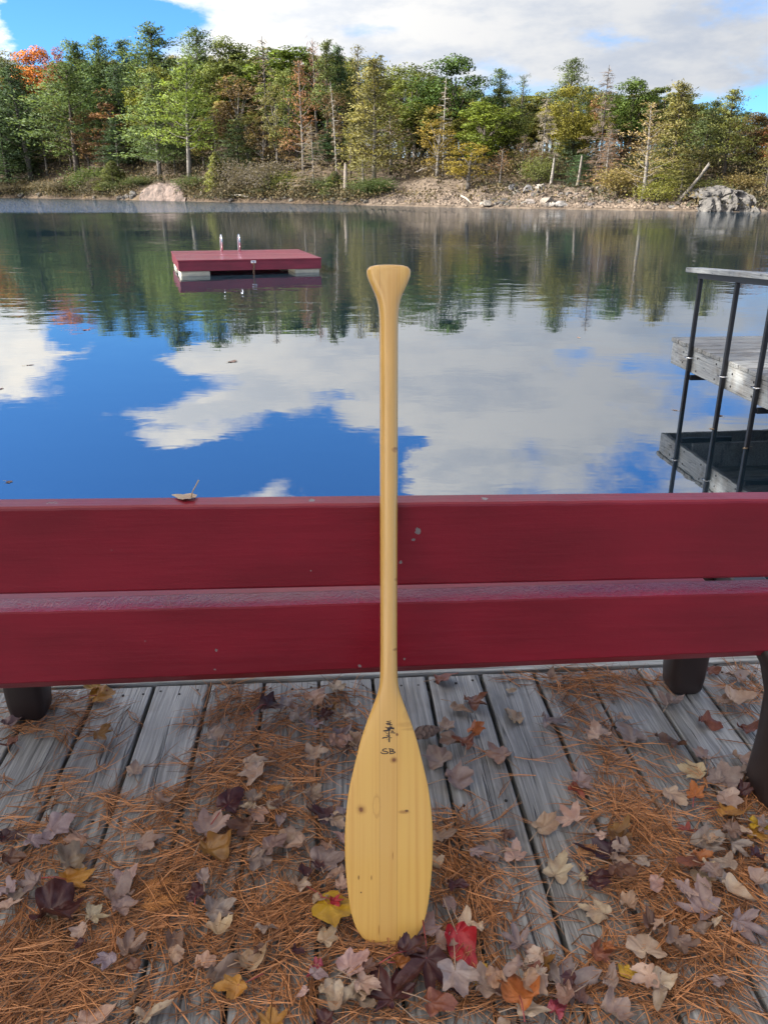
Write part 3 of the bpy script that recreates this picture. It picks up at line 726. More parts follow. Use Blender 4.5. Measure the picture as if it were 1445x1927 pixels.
for row, (t0, t1, step, drop0, drop1) in enumerate([(32, 46, 21, 0, 22), (19, 30, 19, 14, 85), (9, 17, 25, 65, 160)]):
    px = -260.0
    while px < 1900:
        px += step * rng.uniform(.6, 1.4)
        t = rng.uniform(t0, t1)
        dense_left = px < 420
        pick = FILL[int(rng.integers(len(FILL)))]
        if row == 2 and 690 < px < 960: continue
        if row == 0 and pick[0] in ('thinbroad', 'barebroad') and px < 1300: pick = FILL[int(rng.integers(4))]
        if row == 1 and rng.random() < .5: pick = [('broad', GRN, 'green'), ('broad', GRNY, 'yellow green'), ('pine', PINE, 'green')][int(rng.integers(3))]
        if row == 2: pick = [('thinbroad', BRN, 'brown'), ('barebroad', GRY, 'grey'), ('thinpine', OLV, 'olive'), ('thinbroad', OLV, 'olive'), ('bareconifer', GRY, 'grey'), ('pine', PIND, 'dark green'), ('thinbroad', BRN, 'brown'), ('hemlock', PIND, 'dark green')][int(rng.integers(8))]
        if dense_left and row < 2 and rng.random() < .5: pick = ('pine', PIND if row else PINE, 'dark green' if row else 'green')
        k, c, cw = pick
        y = skyline(px) + rng.uniform(drop0, drop1)
        wp = {'broad': 105, 'tallbroad': 70, 'thinbroad': 58, 'pine': 85, 'highpine': 62, 'thinpine': 55, 'barebroad': 60, 'bareconifer': 40, 'hemlock': 80}[k] * rng.uniform(.62, 1.05)
        rowname = ('rear rank', 'middle rank', 'front rank')[row]
        for kk in range(9):
            s, rel = near_hero(px, kk)
            lab = f'{cw} {WORDS[k]} of the {rowname}, {rel} the {s}'
            if lab not in used and len(lab.split()) <= 16: break
        used.add(lab)
        hs = rng.uniform(.8, 1.2); c = (c[0] * hs * rng.uniform(.9, 1.15), c[1] * hs, c[2] * hs * rng.uniform(.85, 1.2))
        tree(px, y, t, k, n, wp, c, [BK, BKD, BKG][int(rng.integers(3))], {'pine': 'pine_tree', 'highpine': 'pine_tree', 'thinpine': 'pine_tree', 'hemlock': 'hemlock', 'barebroad': 'bare_tree', 'bareconifer': 'dead_conifer'}.get(k, 'broadleaf_tree'), lab, group='trees of the far shore wood')
        n += 1
# brush and shrubs down to the water on the left, each its own
for k, px in enumerate(list(np.linspace(-30, 690, 21)) + [436, 462, 488, 512]):
    px = float(px) + rng.uniform(-9, 9)
    grey = k >= 21 or rng.random() < .45
    if 262 < px < 350 or 395 < px < 420: continue
    for kk in range(9):
        s, rel = near_hero(px, kk); lab = f'{"grey brown brush" if grey else "low green shrub"} by the water {rel} the {s}'
        if lab not in used and len(lab.split()) <= 16: break
    used.add(lab)
    tree(px, rng.uniform(330, 356) - (30 if k >= 21 else 0), rng.uniform(1.2, 4), 'shrub', k, rng.uniform(40, 75), (.11, .098, .082) if grey else (.075, .10, .045), BKD, 'shrub', lab, cat='shrub', group='shrubs along the left waterline')
# thin dark stems between the crowns
stems = [tube_arrays([(0, 0, 0), (.1 * s, .05, 5), (.25 * s, 0, 10)], [.10, .08, .03], 5) for s in (-1, 1)]
stem_me = [mesh('pole_trunk', v, f, M['bark'], True) for v, f in stems]

# broken trunks and stubs
def snag(px, ytop, t, wpx, rgb, label, lean=0.0, name='broken_snag'):
    base = ground_pt(px, t); base.z -= .1
    top = at(px, ytop, base.y); h = top.z - base.z; r = wpx / FPX * base.y / 2
    P = [Vector((lean * f, .04 * math.sin(9 * f), h * f)) for f in (0, .15, .4, .7, 1)]
    V, F = tube_arrays(P, [r * 1.5, r * 1.1, r, r * .8, r * .5], 8)
    for j in range(8):                                   # splintered top
        V[4 * 8 + j] = V[4 * 8 + j] + Vector((0, 0, h * .10 * ((j * 37) % 8) / 8))
    o = link(name, mesh(name, V, F, M['bark'], True), loc=base, label=label, cat='dead trunk'); o.color = (*rgb, 1)
    return o
snag(651, 312, 1.5, 9, (.20, .17, .15), 'thick grey broken snag at the waterline left of the gravel bank')
snag(1036, 300, 8, 5, (.27, .25, .23), 'thin pale broken trunk standing on the rocky slope', .15)
snag(1086, 296, 8, 5, (.20, .18, .16), 'grey broken trunk right of the thin pale one', .2)
snag(378, 352, 1.0, 7, (.30, .27, .24), 'short pale stump by the water right of the rock face', .3, 'stump')
snag(1276, 312, 2.2, 6, (.20, .18, .16), 'grey trunk leaning right at the right shore', 2.2)
def log(pa, pb, r, rgb, label):
    V, F = tube_arrays([pa, pa.lerp(pb, .5) + Vector((0, 0, .12)), pb], [r, r * .85, r * .4], 7)
    o = link('driftwood_log', mesh('driftwood_log', V, F, M['bark'], True), label=label, cat='log'); o.color = (*rgb, 1)
log(ground_pt(424, .6) + Vector((0, 0, .35)), ground_pt(474, .5) + Vector((0, 0, .15)), .10, (.42, .38, .33), 'pale driftwood log lying along the left waterline')
log(ground_pt(866, 3.2) + Vector((0, 0, .2)), ground_pt(890, .4) + Vector((0, 0, .1)), .10, (.34, .29, .24), 'fallen trunk lying down the gravel bank')
log(ground_pt(782, 12) + Vector((0, 0, .5)), ground_pt(812, 13) + Vector((0, 0, .9)), .10, (.34, .31, .28), 'pale fallen trunk on the slope above the gravel bank')

# undergrowth on the slope: scrub, seedlings and leaf litter nobody could count
C = []; O = []; T = []
for k in range(2900):
    px = rng.uniform(-160, 1600)
    if k > 2150: px = rng.uniform(-160, 700)
    t = rng.uniform(.2, 3.5) if k > 2150 else rng.choice([rng.uniform(.6, 5), rng.uniform(4, 24), rng.uniform(10, 36)])
    if 690 < px < 1330 and t < 7 and rng.random() < .85: continue
    if 252 < px < 352 and t < 4.5: continue
    p = np.array(ground_pt(px, t)); hh = rng.uniform(.3, 1.3) * (1.35 if t > 8 else .9)
    m = int(rng.uniform(16, 44))
    C.append(p + rng.normal(size=(m, 3)) * np.array([.75, .75, .1]) + np.outer(rng.uniform(.05, 1, m), [0, 0, hh])); O.append(np.tile([0, 0, .9], (m, 1)))
    T.append(np.clip(rng.uniform(.05, .85) + rng.normal(0, .15, m), 0, 1))
o = link('undergrowth', quads_mesh('undergrowth', leaf_quads(np.concatenate(C), .34, .15, np.concatenate(O) * .35), M['scrub'], np.concatenate(T)), kind='stuff', label='brown and olive scrub covering the slope of the far shore'); o.color = (.095, .082, .052, 1)

# ------------------------------------------------------------------ rocks
def rock_mesh(seed, sub=2, flat=.75):
    bm = bmesh.new(); bmesh.ops.create_icosphere(bm, subdivisions=sub, radius=1)
    for v in bm.verts:
        p = v.co.copy()
        n_ = noise.noise(p * 1.1 + Vector((seed * 7.1, 0, 0))) * .55 + noise.noise(p * 2.7 + Vector((0, seed * 3.3, 0))) * .25
        q = p * (1 + n_)
        for ax in ((.8, .3, .5), (-.6, .5, .6), (.2, -.9, .4), (0, .1, 1), (-.7, -.6, .1)):        # chop facets
            a = Vector(ax).normalized(); d = q.dot(a)
            lim = .62 + .2 * noise.noise(a * 3 + Vector((seed, seed, 0)))
            if d > lim: q -= a * (d - lim)
        q.z *= flat; v.co = q
    me = bm_mesh('boulder', bm, M['rock']); return me
ROCKS = [rock_mesh(s) for s in range(6)]
def boulder(px, t, wpx, rgb, label, group='boulders along the far shore', i=None):
    p = ground_pt(px, t); s = wpx / FPX * p.y / 2 / .85
    o = link('boulder', ROCKS[int(rng.integers(6)) if i is None else i], loc=p + Vector((0, 0, s * .28)), label=label, cat='boulder', group=group)
    o.scale = (s, s * rng.uniform(.7, 1.1), s * rng.uniform(.65, 1.0)); o.rotation_euler = (rng.uniform(-.25, .25), rng.uniform(-.25, .25), rng.uniform(0, 6.28)); o.color = (*rgb, 1)
for (px, t, w, c, lab) in [(915, .6, 22, (.24, .225, .20), 'pale grey boulder at the right end of the gravel bank by the water'), (945, .8, 16, (.19, .18, .17), 'grey boulder right of the pale boulder at the gravel bank'),
                           (1032, 1.2, 26, (.25, .22, .19), 'tan upright boulder in the middle of the rocky bank'), (1057, .6, 24, (.24, .235, .23), 'squat light grey boulder at the waterline of the rocky bank'),
                           (1042, .5, 18, (.21, .205, .195), 'small grey boulder in front of the tan upright boulder'), (1000, 1.2, 20, (.22, .20, .19), 'dark grey stump shaped boulder left of the tan upright boulder'),
                           (965, 7.5, 22, (.17, .172, .185), 'blue grey boulder high on the slope above the rocky bank'), (995, 6, 26, (.155, .155, .165), 'grey boulder beside the blue grey one high on the slope'),
                           (1020, 6.5, 20, (.23, .22, .205), 'pale boulder right of the grey pair high on the slope'), (250, .8, 18, (.18, .175, .17), 'grey boulder at the water left of the pink rock face'),
                           (236, .5, 12, (.22, .21, .205), 'pale small boulder by the cedar at the waterline')]:
    boulder(px, t, w, c, lab)
for k in range(70):
    px = rng.uniform(885, 1200) if k < 46 else (rng.uniform(430, 560) if k < 60 else rng.uniform(1200, 1330))
    t = abs(rng.normal(0, 2.2)) + .2 if rng.random() < .6 else rng.uniform(1, 9)
    v = rng.uniform(.09, .20)
    where = 'rocky bank' if px > 880 and px < 1200 else 'left shore beside the driftwood log' if px < 600 else 'right shore under the leaning tan pine'
    for kk in range(9):
        s, rel = near_hero(px, kk); lab = f'small grey boulder below the {s}' if rel == 'behind' else f'small grey boulder {rel} and below the {s}'
        if lab not in used and len(lab.split()) <= 16: break
    used.add(lab)
    boulder(px, t, rng.uniform(7, 15), (v, v * rng.uniform(.9, .98), v * rng.uniform(.84, .95)), lab, 'small boulders on the ' + where)
for k in range(26):
    px = rng.uniform(-10, 690); v = rng.uniform(.07, .17)
    for kk in range(9):
        s, rel = near_hero(px, kk); lab = f'dark wet stone at the waterline {rel if rel != "behind" else "below"} the {s}'
        if lab not in used and len(lab.split()) <= 16: break
    used.add(lab)
    boulder(px, rng.uniform(.05, .9), rng.uniform(7, 14), (v, v * .95, v * .9), lab, 'dark stones along the left waterline')
# gravel: broken stone covering the bank
C = []
for k in range(5200):
    px = rng.uniform(690, 1340); t = abs(rng.normal(0, 4.0)) + .1
    if t > 10: continue
    C.append(np.array(ground_pt(px, t)))
C = np.array(C); nq = len(C)
s_ = rng.uniform(.06, .22, nq)[:, None]
base4 = np.array([[-1, -.7, 0], [1, -.8, 0], [.1, 1, 0], [0, 0, .8]])
ang = rng.uniform(0, 6.28, nq); ca, sa = np.cos(ang), np.sin(ang)
P4 = np.stack([np.stack([C[:, 0] + s_[:, 0] * (b[0] * ca - b[1] * sa), C[:, 1] + s_[:, 0] * (b[0] * sa + b[1] * ca), C[:, 2] + s_[:, 0] * b[2]], 1) for b in base4], 1)
F = []
for i in range(nq):
    o4 = i * 4; F += [[o4, o4 + 1, o4 + 3], [o4 + 1, o4 + 2, o4 + 3], [o4 + 2, o4, o4 + 3]]
o = link('gravel', mesh('gravel', P4.reshape(-1, 3), F, M['rock']), kind='stuff', label='broken pale stone covering the sunlit bank'); o.color = (.165, .132, .104, 1)

def outcrop(name, x0, x1, ytop, tdepth, rgb, label, seed):
    """a rock face standing on the waterline: a grid bent over the top, pushed about by noise"""
    nx, nz = 96, 34
    V = []; F = []
    for i in range(nx):
        u = i / (nx - 1); px = x0 + (x1 - x0) * u
        prof = min(1, math.sin(math.pi * min(1, max(0, u))) ** .30 * 1.04) if seed == 1 else min(1, .35 + .65 * math.sin(math.pi * min(1, u * .85 + .12)) ** .8) * (1 if u < .85 else (1 - u) / .15 * .9 + .1)
        D0 = shore(px) - .6
        h = (at(px, ytop, D0).z - WATER) * prof
        for j in range(nz):
            w = j / (nz - 1)
            if w < .6: d = w / .6 * .9; z = h * (w / .6) ** .85
            else: d = .9 + (w - .6) / .4 * tdepth; z = h * (1 + .10 * math.sin((w - .6) / .4 * 2.0))
            p = Vector(((px - CX) / 1647.0 * D0, D0 + d, WATER - .2 + z))
            q = Vector((p.x * .8, d * .9, z * .8)) + Vector((seed * 9, 0, 0))
            k = noise.noise(q) * .7 + noise.noise(q * 2.3) * .35 + abs(noise.noise(q * 4.7)) * .22
            vd = noise.voronoi(q * 1.1 + Vector((0, q.z * .4, 0)))[0]; vd2 = noise.voronoi(q * 2.6)[0]
            st = round(k * 3.0) / 3.0 * .5 + k * .2 + min(.30, vd[1] - vd[0]) * 1.3 + min(.2, vd2[1] - vd2[0]) * .7 - .4
            if seed == 1: st *= .24
            p += Vector((.25 * noise.noise(q * 1.7 + Vector((5, 5, 5))), -st * .9, .25 * noise.noise(q * 2.0)))
            V.append(p)
    for i in range(nx - 1):
        for j in range(nz - 1):
            a = i * nz + j; F.append([a, a + nz, a + nz + 1, a + 1])
    o = link(name, mesh(name, V, F, M['rock']), label=label, cat='rock'); o.color = (*rgb, 1)
outcrop('rock_cliff', 258, 348, 346, 2.5, (.135, .104, .093), 'broad pinkish grey rock face rising from the left waterline', 1)
outcrop('rock_outcrop', 1322, 1450, 351, 4.5, (.10, .098, .096), 'blue grey rock outcrop sloping into the water at the right end', 2)

# ------------------------------------------------------------------ the near shore, left of the deck: bank and the wood that shades the deck
V = []; F = []
xs = np.linspace(-70, 40, 56); ys = np.linspace(-60, 12, 37)
for x in xs:
    for y in ys:
        edge = min(-3.6 - .95 * y - x, 99) if y > -1.2 else 2.5 + (-1.2 - y)   # metres inside the shore
        h = np.interp(edge, [-3, 0, 1.5, 8, 40], [-1.2, -.1, .35, .8, 3.0]) + .15 * noise.noise((x * .3, y * .3, 0))
        V.append((x, y, WATER + h))
for i in range(len(xs) - 1):
    for j in range(len(ys) - 1):
        a = i * len(ys) + j; F.append([a, a + len(ys), a + len(ys) + 1, a + 1])
link('near_shore_ground', mesh('near_shore_ground', V, F, M['ground'], True, {'bank': ('POINT', [0.0] * len(V))}), kind='structure')
def baked(kind, i, loc, sxy, sz, rz):
    tm, cm, w0 = tree_mesh(kind, i)
    out = []
    for me in (tm, cm):
        v = np.empty(len(me.vertices) * 3); me.vertices.foreach_get('co', v); v = v.reshape(-1, 3)
        ca, sa = math.cos(rz), math.sin(rz)
        v = np.stack([(v[:, 0] * ca - v[:, 1] * sa) * sxy, (v[:, 0] * sa + v[:, 1] * ca) * sxy, v[:, 2] * sz], 1) + np.array(loc)
        out.append((v, [list(p.vertices) for p in me.polygons], me))
    return out
TV = []; TF = []; CV = []; CF = []; CT = []
for (x, y, k, i, sxy, sz) in [(-9.5, .7, 'broad', 0, 1.0, 1.2), (-9.6, -2.2, 'broad', 2, 1.0, 1.15), (-13.5, 2.6, 'broad', 1, 1.3, 1.4), (-13.5, -1.2, 'hemlock', 0, 1.1, 1.35), (-14, 5.6, 'hemlock', 1, 1.2, 1.4), (-18, .6, 'broad', 0, 1.4, 1.5), (-18.5, 4.4, 'pine', 1, 1.6, 1.8)]:
    edge = -3.6 - .95 * y - x if y > -1.2 else 9
    for part, (v, f, me) in zip('tc', baked(k, i, (x, y, WATER + float(np.interp(edge, [-3, 0, 1.5, 8, 40], [-1.2, -.1, .35, .8, 3.0])) - .1), sxy, sz, rng.uniform(0, 6))):
        if part == 't':
            o_ = sum(len(a) for a in TV); TV.append(v); TF += [[q + o_ for q in p] for p in f]
        else:
            o_ = sum(len(a) for a in CV); CV.append(v); CF += [[q + o_ for q in p] for p in f]
            tt = np.empty(len(me.polygons), dtype=np.float32); me.attributes['tint'].data.foreach_get('value', tt); CT.append(tt)
ww = link('near_shore_woods', mesh('near_shore_woods', np.concatenate(CV), CF, M['crown'], attrs={'tint': ('FACE', np.concatenate(CT))}), kind='stuff', label='wood on the near bank left of the deck'); ww.color = (*GRN, 1)
wt = link('trunks', mesh('trunks', np.concatenate(TV), TF, M['bark'], True), parent=ww); wt.color = (*BK, 1)

# ------------------------------------------------------------------ deck
DECK_RZ = R(3.8)
deck = empty('deck', (0, 0, 0), DECK_RZ, kind='structure')
PITCHB, SEAM0, DEND = 0.1532, 0.2525, 1.963
screw_me = None
bm = bmesh.new(); bmesh.ops.create_cone(bm, cap_ends=True, segments=8, radius1=.0042, radius2=.0036, depth=.003); screw_me = bm_mesh('screw', bm, M['screw'])
rr = random.Random(3)
def plank_mesh(w, y0, y1, th, mat_, seed):
    """a plank with eased long edges, slightly cupped and bowed"""
    r_ = random.Random(seed)
    prof = [(-w / 2, -th), (-w / 2, -.004), (-w / 2 + .0015, -.0012), (-w / 2 + .005, 0), (-w / 4, -.0006), (0, -.001), (w / 4, -.0006), (w / 2 - .005, 0), (w / 2 - .0015, -.0012), (w / 2, -.004), (w / 2, -th)]
    V = []; F = []; n = len(prof); ny = 26
    for j in range(ny):
        f = j / (ny - 1); y = y0 + (y1 - y0) * f
        dx_ = .0016 * math.sin(f * 5 + seed); dz_ = .0012 * math.sin(f * 3.1 + seed * 2.3)
        for i, (x, z) in enumerate(prof):
            e = .0011 * noise.noise((seed * 3.1, y * 9, 0 if i < n / 2 else 7)) if i in (1, 2, n - 3, n - 2) else 0
            V.append((x + dx_ + e, y, z + dz_))
    for j in range(ny - 1):
        for i in range(n - 1):
            a = j * n + i; F.append([a, a + 1, a + n + 1, a + n])
    F.append(list(range(n))); F.append([(ny - 1) * n + i for i in range(n)][::-1])
    me = mesh('plank', V, F, mat_); return me
for k in range(-13, 12):
    xc = SEAM0 + PITCHB * (k + .5)
    if abs(xc) > 2.0: continue
    gap = rr.uniform(.007, .0105)
    p = link('plank', plank_mesh(PITCHB - gap, -1.0, DEND - rr.uniform(0, .004), .036, M['deck'], k + 20), deck, (xc, 0, rr.uniform(-.0022, 0)))
    for yy in (1.93, 1.44, .93, .42):
        for sx in (-.048, .046) if yy != 1.93 else (-.055, .002, .05):
            s_ = link('screw', screw_me, p, (sx + rr.uniform(-.006, .006), yy + rr.uniform(-.012, .012), -.0012))
link('edge_board', box_mesh('edge_board', -2.0, 2.0, 1.974, 2.114, -.034, .003, M['trim'], .004, 2), deck)
link('light_stop_board', box_mesh('light_stop_board', -2.0, 2.0, 2.03, 2.065, -.75, -.036, M['trim']), deck)  # unseen board added to keep light from glinting through the plank gaps
for yy in (1.90, 1.42, .91, .40): link('joist', box_mesh('joist', -2.0, 2.0, yy, yy + .04, -.22, -.037, M['trim']), deck)
for xx in (-1.75, 1.75): link('post', box_mesh('post', xx - .05, xx + .05, 1.80, 1.895, -1.6, -.037, M['trim']), deck)

def deck_local(p):
    c, s = math.cos(-DECK_RZ), math.sin(-DECK_RZ)
    return (p[0] * c - p[1] * s, p[0] * s + p[1] * c)

# ------------------------------------------------------------------ bench (seen from behind: it faces the lake)
BR = R(3.1); B0 = Vector((0.009, 1.448, 0))
bench = empty('park_bench', B0, BR, label='dark red painted wooden bench with brown legs standing on the deck edge, seen from behind', cat='bench')
def bench_xz(px, py):
    d = at(px, py, 1.0) - Vector((0, 0, CAM_H)); nrm = Vector((-math.sin(BR), math.cos(BR), 0))
    o_ = Vector((0, 0, CAM_H)); t = (B0 - o_).dot(nrm) / d.dot(nrm); p = o_ + d * t - B0
    return p.x * math.cos(BR) + p.y * math.sin(BR), p.z
chips = []
for (px, py, w, h) in [(786, 1000, 8, 9), (778, 1016, 5, 4), (754, 1058, 4, 5), (408, 1222, 4, 5), (404, 1258, 4, 3), (677, 1251, 5, 5), (761, 1238, 5, 4), (585, 1074, 2, 2)]:
    x, z = bench_xz(px, py); chips.append((x, 0.0, z, w * .00105, h * .00105))
for (px, w) in [(586, 7), (915, 9), (90, 18)]:
    x, z = bench_xz(px, 948 if w < 20 else 1113); chips.append((x, .022 if w < 20 else .03, z, w * .0011, .012))
M['red'] = paint('red_bench_paint', RED, 0.40, 0.15, 0.0, chips)
M['redw_gloss'] = paint('wrinkled_red_paint_sky_gloss', (.30, .018, .060), 0.30, .6, 1.0, (), 0.006)  # same red paint as the boards; sky gloss tinted into a pinker base
def board(name, x0, x1, zt0, zt1, zb0, zb1, y0, th, tch, bch):
    """a plank on edge: top and bottom height differ a little from end to end, front edges cut back by tch, bch; 2 materials"""
    nx = 90; V = []; F = []; mi = []
    for i in range(nx):
        f = i / (nx - 1); x = x0 + (x1 - x0) * f
        zt = zt0 + (zt1 - zt0) * f; zb = zb0 + (zb1 - zb0) * f
        j = .0016 * noise.noise((x * 14, 1, zt0 * 9)) + .0010 * noise.noise((x * 50, 2, zt0 * 9)); j2 = .0013 * noise.noise((x * 22, 5, zt0 * 9))
        b = .0015 * noise.noise((x * 2.2, 0, zt0 * 5))
        prof = [(y0 + th, zb), (y0 + th, zt - .004), (y0 + th - .004, zt), (y0 + tch[0] + .001, zt + j * .5), (y0 + .001, zt - tch[1] + j), (y0, zt - tch[1] - .004 + j), (y0 + b, (zt + zb) / 2), (y0, zb + bch[1] + .003 + j2), (y0 + .0012, zb + bch[1] + j2), (y0 + bch[0], zb)]
        V += [(x, p[0], p[1]) for p in prof]
    n = 10
    for i in range(nx - 1):
        for k in range(n):
            a = i * n + k; b_ = i * n + (k + 1) % n
            F.append([a, b_, b_ + n, a + n]); mi.append(1 if (k == 3 and tch[0] > .02) else 0)
    F.append(list(range(n))); F.append([(nx - 1) * n + k for k in range(n)][::-1]); mi += [0, 0]
    me = mesh(name, V, F, M['red']); me.materials.append(M['redw_gloss'])
    me.polygons.foreach_set('material_index', mi)
    return me
link('backrest_board', board('backrest_board', -1.02, 1.02, .7445, .7235, .5595, .5545, 0.0, .047, (.004, .003), (.004, .003)), bench, label='upper backrest board')
link('backrest_board', board('backrest_board', -1.02, 1.02, .5275, .5285, .331, .363, -.004, .052, (.043, .006), (.020, .023)), bench, label='lower backrest board with rough wrinkled top edge')
for k in range(3):
    link('seat_board', box_mesh('seat_board', -.99, .735, .085 + k * .150, .085 + k * .150 + .142, .425 - .006 * k, .463 - .006 * k, M['red'], .005, 2), bench)
def loft(sections, mat_, name, smooth=True):
    """sections: list of (cx, cy, z, wx, wy) rounded rectangles"""
    V = []; F = []; n = 20
    for (cx, cy, z, wx, wy) in sections:
        for j in range(n):
            a = 2 * math.pi * j / n; c_, s_ = math.cos(a), math.sin(a); e = .5
            V.append((cx + wx / 2 * math.copysign(abs(c_) ** e, c_), cy + wy / 2 * math.copysign(abs(s_) ** e, s_), z))
    for i in range(len(sections) - 1):
        for j in range(n): F.append([i * n + j, i * n + (j + 1) % n, (i + 1) * n + (j + 1) % n, (i + 1) * n + j])
    F.append(list(range(n))[::-1]); F.append([(len(sections) - 1) * n + j for j in range(n)])
    return mesh(name, V, F, mat_, smooth)
def bl_ground(px, py):
    p = on_plane(px, py) - B0; return p.x * math.cos(BR) + p.y * math.sin(BR), -p.x * math.sin(BR) + p.y * math.cos(BR)
fr, fl = bl_ground(1281, 1292), bl_ground(62, 1340)
for (cx, cy) in (fr, fl):
    link('leg', loft([(cx, cy, .003, .080, .084), (cx, cy, .012, .090, .094), (cx, cy, .05, .098, .102), (cx, cy, .20, .106, .110), (cx, cy, .415, .110, .114)], M['resin'], 'leg'), bench)
for sgn, cx in ((1, .888), (-1, -1.02)):
    link('leg', loft([(cx, -.006, .003, .108, .14), (cx, -.004, .02, .104, .13), (cx, .000, .14, .094, .105), (cx, .008, .25, .096, .095), (cx - .006 * sgn, .02, .32, .118, .10), (cx - .016 * sgn, .045, .38, .160, .12), (cx, .09, .424, .15, .16)], M['resin'], 'leg'), bench)
    link('back_support', loft([(cx, .080, .40, .07, .05), (cx, .078, .56, .06, .05), (cx, .074, .71, .055, .045)], M['resin'], 'back_support'), bench)
    link('seat_bearer', box_mesh('seat_bearer', cx - .045, cx + .045, .02, .50, .372, .418, M['resin'], .008, 2), bench)

# ------------------------------------------------------------------ paddle
PB = Vector((0.0090, 1.089, 0.004)); LEAN = R(24.63)
sL, cL = math.sin(LEAN), math.cos(LEAN)
def pad_t(py):
    s = srat(py); return (CAM_H - PB.z - s * PB.y) / (cL + s * sL)
def pad_zc(t): return depth((0, PB.y + t * sL, PB.z + t * cL))
def pad_xt(px, py):
    t = pad_t(py); return (px - CX) / FPX * pad_zc(t) - PB.x, t
# (pixel row, pixel width, thickness in mm)
PROF = [(499.6, 12, 6), (500.0, 40, 12), (501, 60, 17), (503, 73, 21), (507, 80, 25), (512, 83, 27), (520, 81, 28), (527, 76, 28.5), (534, 70, 29), (545, 60, 29.5), (556, 50.5, 30), (566, 44, 30.5), (576, 40, 31), (587, 37.6, 31.5), (600, 36, 32), (622, 35.3, 32), (700, 34.8, 32.5), (800, 34.2, 32.5), (894, 33.8, 32.5), (1000, 33, 32), (1100, 32.5, 31.5), (1200, 32.0, 31), (1250, 32.4, 30),
        (1287, 35.5, 28), (1307, 44.5, 26), (1335.6, 65.6, 23.5), (1364, 87, 21.5), (1393, 105.6, 20), (1421, 120, 18.5), (1450, 134, 17.2), (1478, 146.7, 16), (1507, 155.5, 15), (1535, 161.5, 14.2), (1564, 165, 13.5), (1592, 165.5, 13), (1621, 164, 12.5), (1649.6, 160, 12), (1678, 154, 11.5), (1707, 146, 11), (1735, 132, 10.5), (1749.5, 120, 10), (1764, 100, 9.5), (1772, 78, 9), (1777.5, 51, 8.5), (1779.5, 26, 7.5), (1780.2, 8, 5)]
py_ = [a for a, b, c in PROF]; pw_ = [b for a, b, c in PROF]; pt_ = [c for a, b, c in PROF]
fine = sorted(set(py_ + list(np.arange(510, 1775, 9.0))))
def smooth_interp(y, xs, ys):
    # Catmull-Rom through the profile (monotone enough at this spacing)
    i = int(np.clip(np.searchsorted(xs, y) - 1, 0, len(xs) - 2))
    x0, x1 = xs[i], xs[i + 1]; h = x1 - x0; u = (y - x0) / h
    m0 = (ys[i + 1] - ys[i - 1]) / (xs[i + 1] - xs[i - 1]) if i > 0 else (ys[1] - ys[0]) / h
    m1 = (ys[i + 2] - ys[i]) / (xs[i + 2] - xs[i]) if i + 2 < len(xs) else (ys[i + 1] - ys[i]) / h
    if i < 4 or len(xs) - 2 - i < 6: return ys[i] + (ys[i + 1] - ys[i]) * u
    return (2 * u**3 - 3 * u**2 + 1) * ys[i] + (u**3 - 2 * u**2 + u) * h * m0 + (-2 * u**3 + 3 * u**2) * ys[i + 1] + (u**3 - u**2) * h * m1
NR = 56
def pad_ring(y):
    t = pad_t(y); hw = smooth_interp(y, py_, pw_) / 2 / FPX * pad_zc(t); ht = smooth_interp(y, py_, pt_) / 2000
    blade = min(1, max(0, (y - 1270) / 130.0)); gripf = min(1, max(0, (600 - y) / 60.0))
    ex = 1.0 - .12 * gripf - .22 * blade
    ring = []
    for j in range(NR):
        a = 2 * math.pi * j / NR; c_, s_ = math.cos(a), math.sin(a)
        x = hw * math.copysign(abs(c_) ** ex, c_)
        yy = ht * math.copysign(abs(s_) ** ex, s_)
        if blade > 0:        # a low spine fades out down the blade
            fl = 1 - .30 * blade * min(1, abs(x) / .05) ** 1.3
            yy *= fl
        ring.append((x, yy, t))
    return ring
rings = [pad_ring(y) for y in fine]
V = [p for r_ in rings for p in r_]; F = []; rowmid = []
for i in range(len(rings) - 1):
    for j in range(NR):
        F.append([i * NR + j, (i + 1) * NR + j, (i + 1) * NR + (j + 1) % NR, i * NR + (j + 1) % NR]); rowmid.append((fine[i] + fine[i + 1]) / 2)
full = mesh('paddle', V, F + [list(range(NR)), [(len(rings) - 1) * NR + j for j in range(NR)][::-1]])
nrm = np.empty(len(full.vertices) * 3); full.vertex_normals.foreach_get('vector', nrm); nrm = nrm.reshape(-1, 3)
paddle = empty('canoe_paddle', PB, 0, label='varnished light wooden canoe paddle leaning upright against the red bench', cat='paddle')
paddle.rotation_euler = (-LEAN, 0, 0)
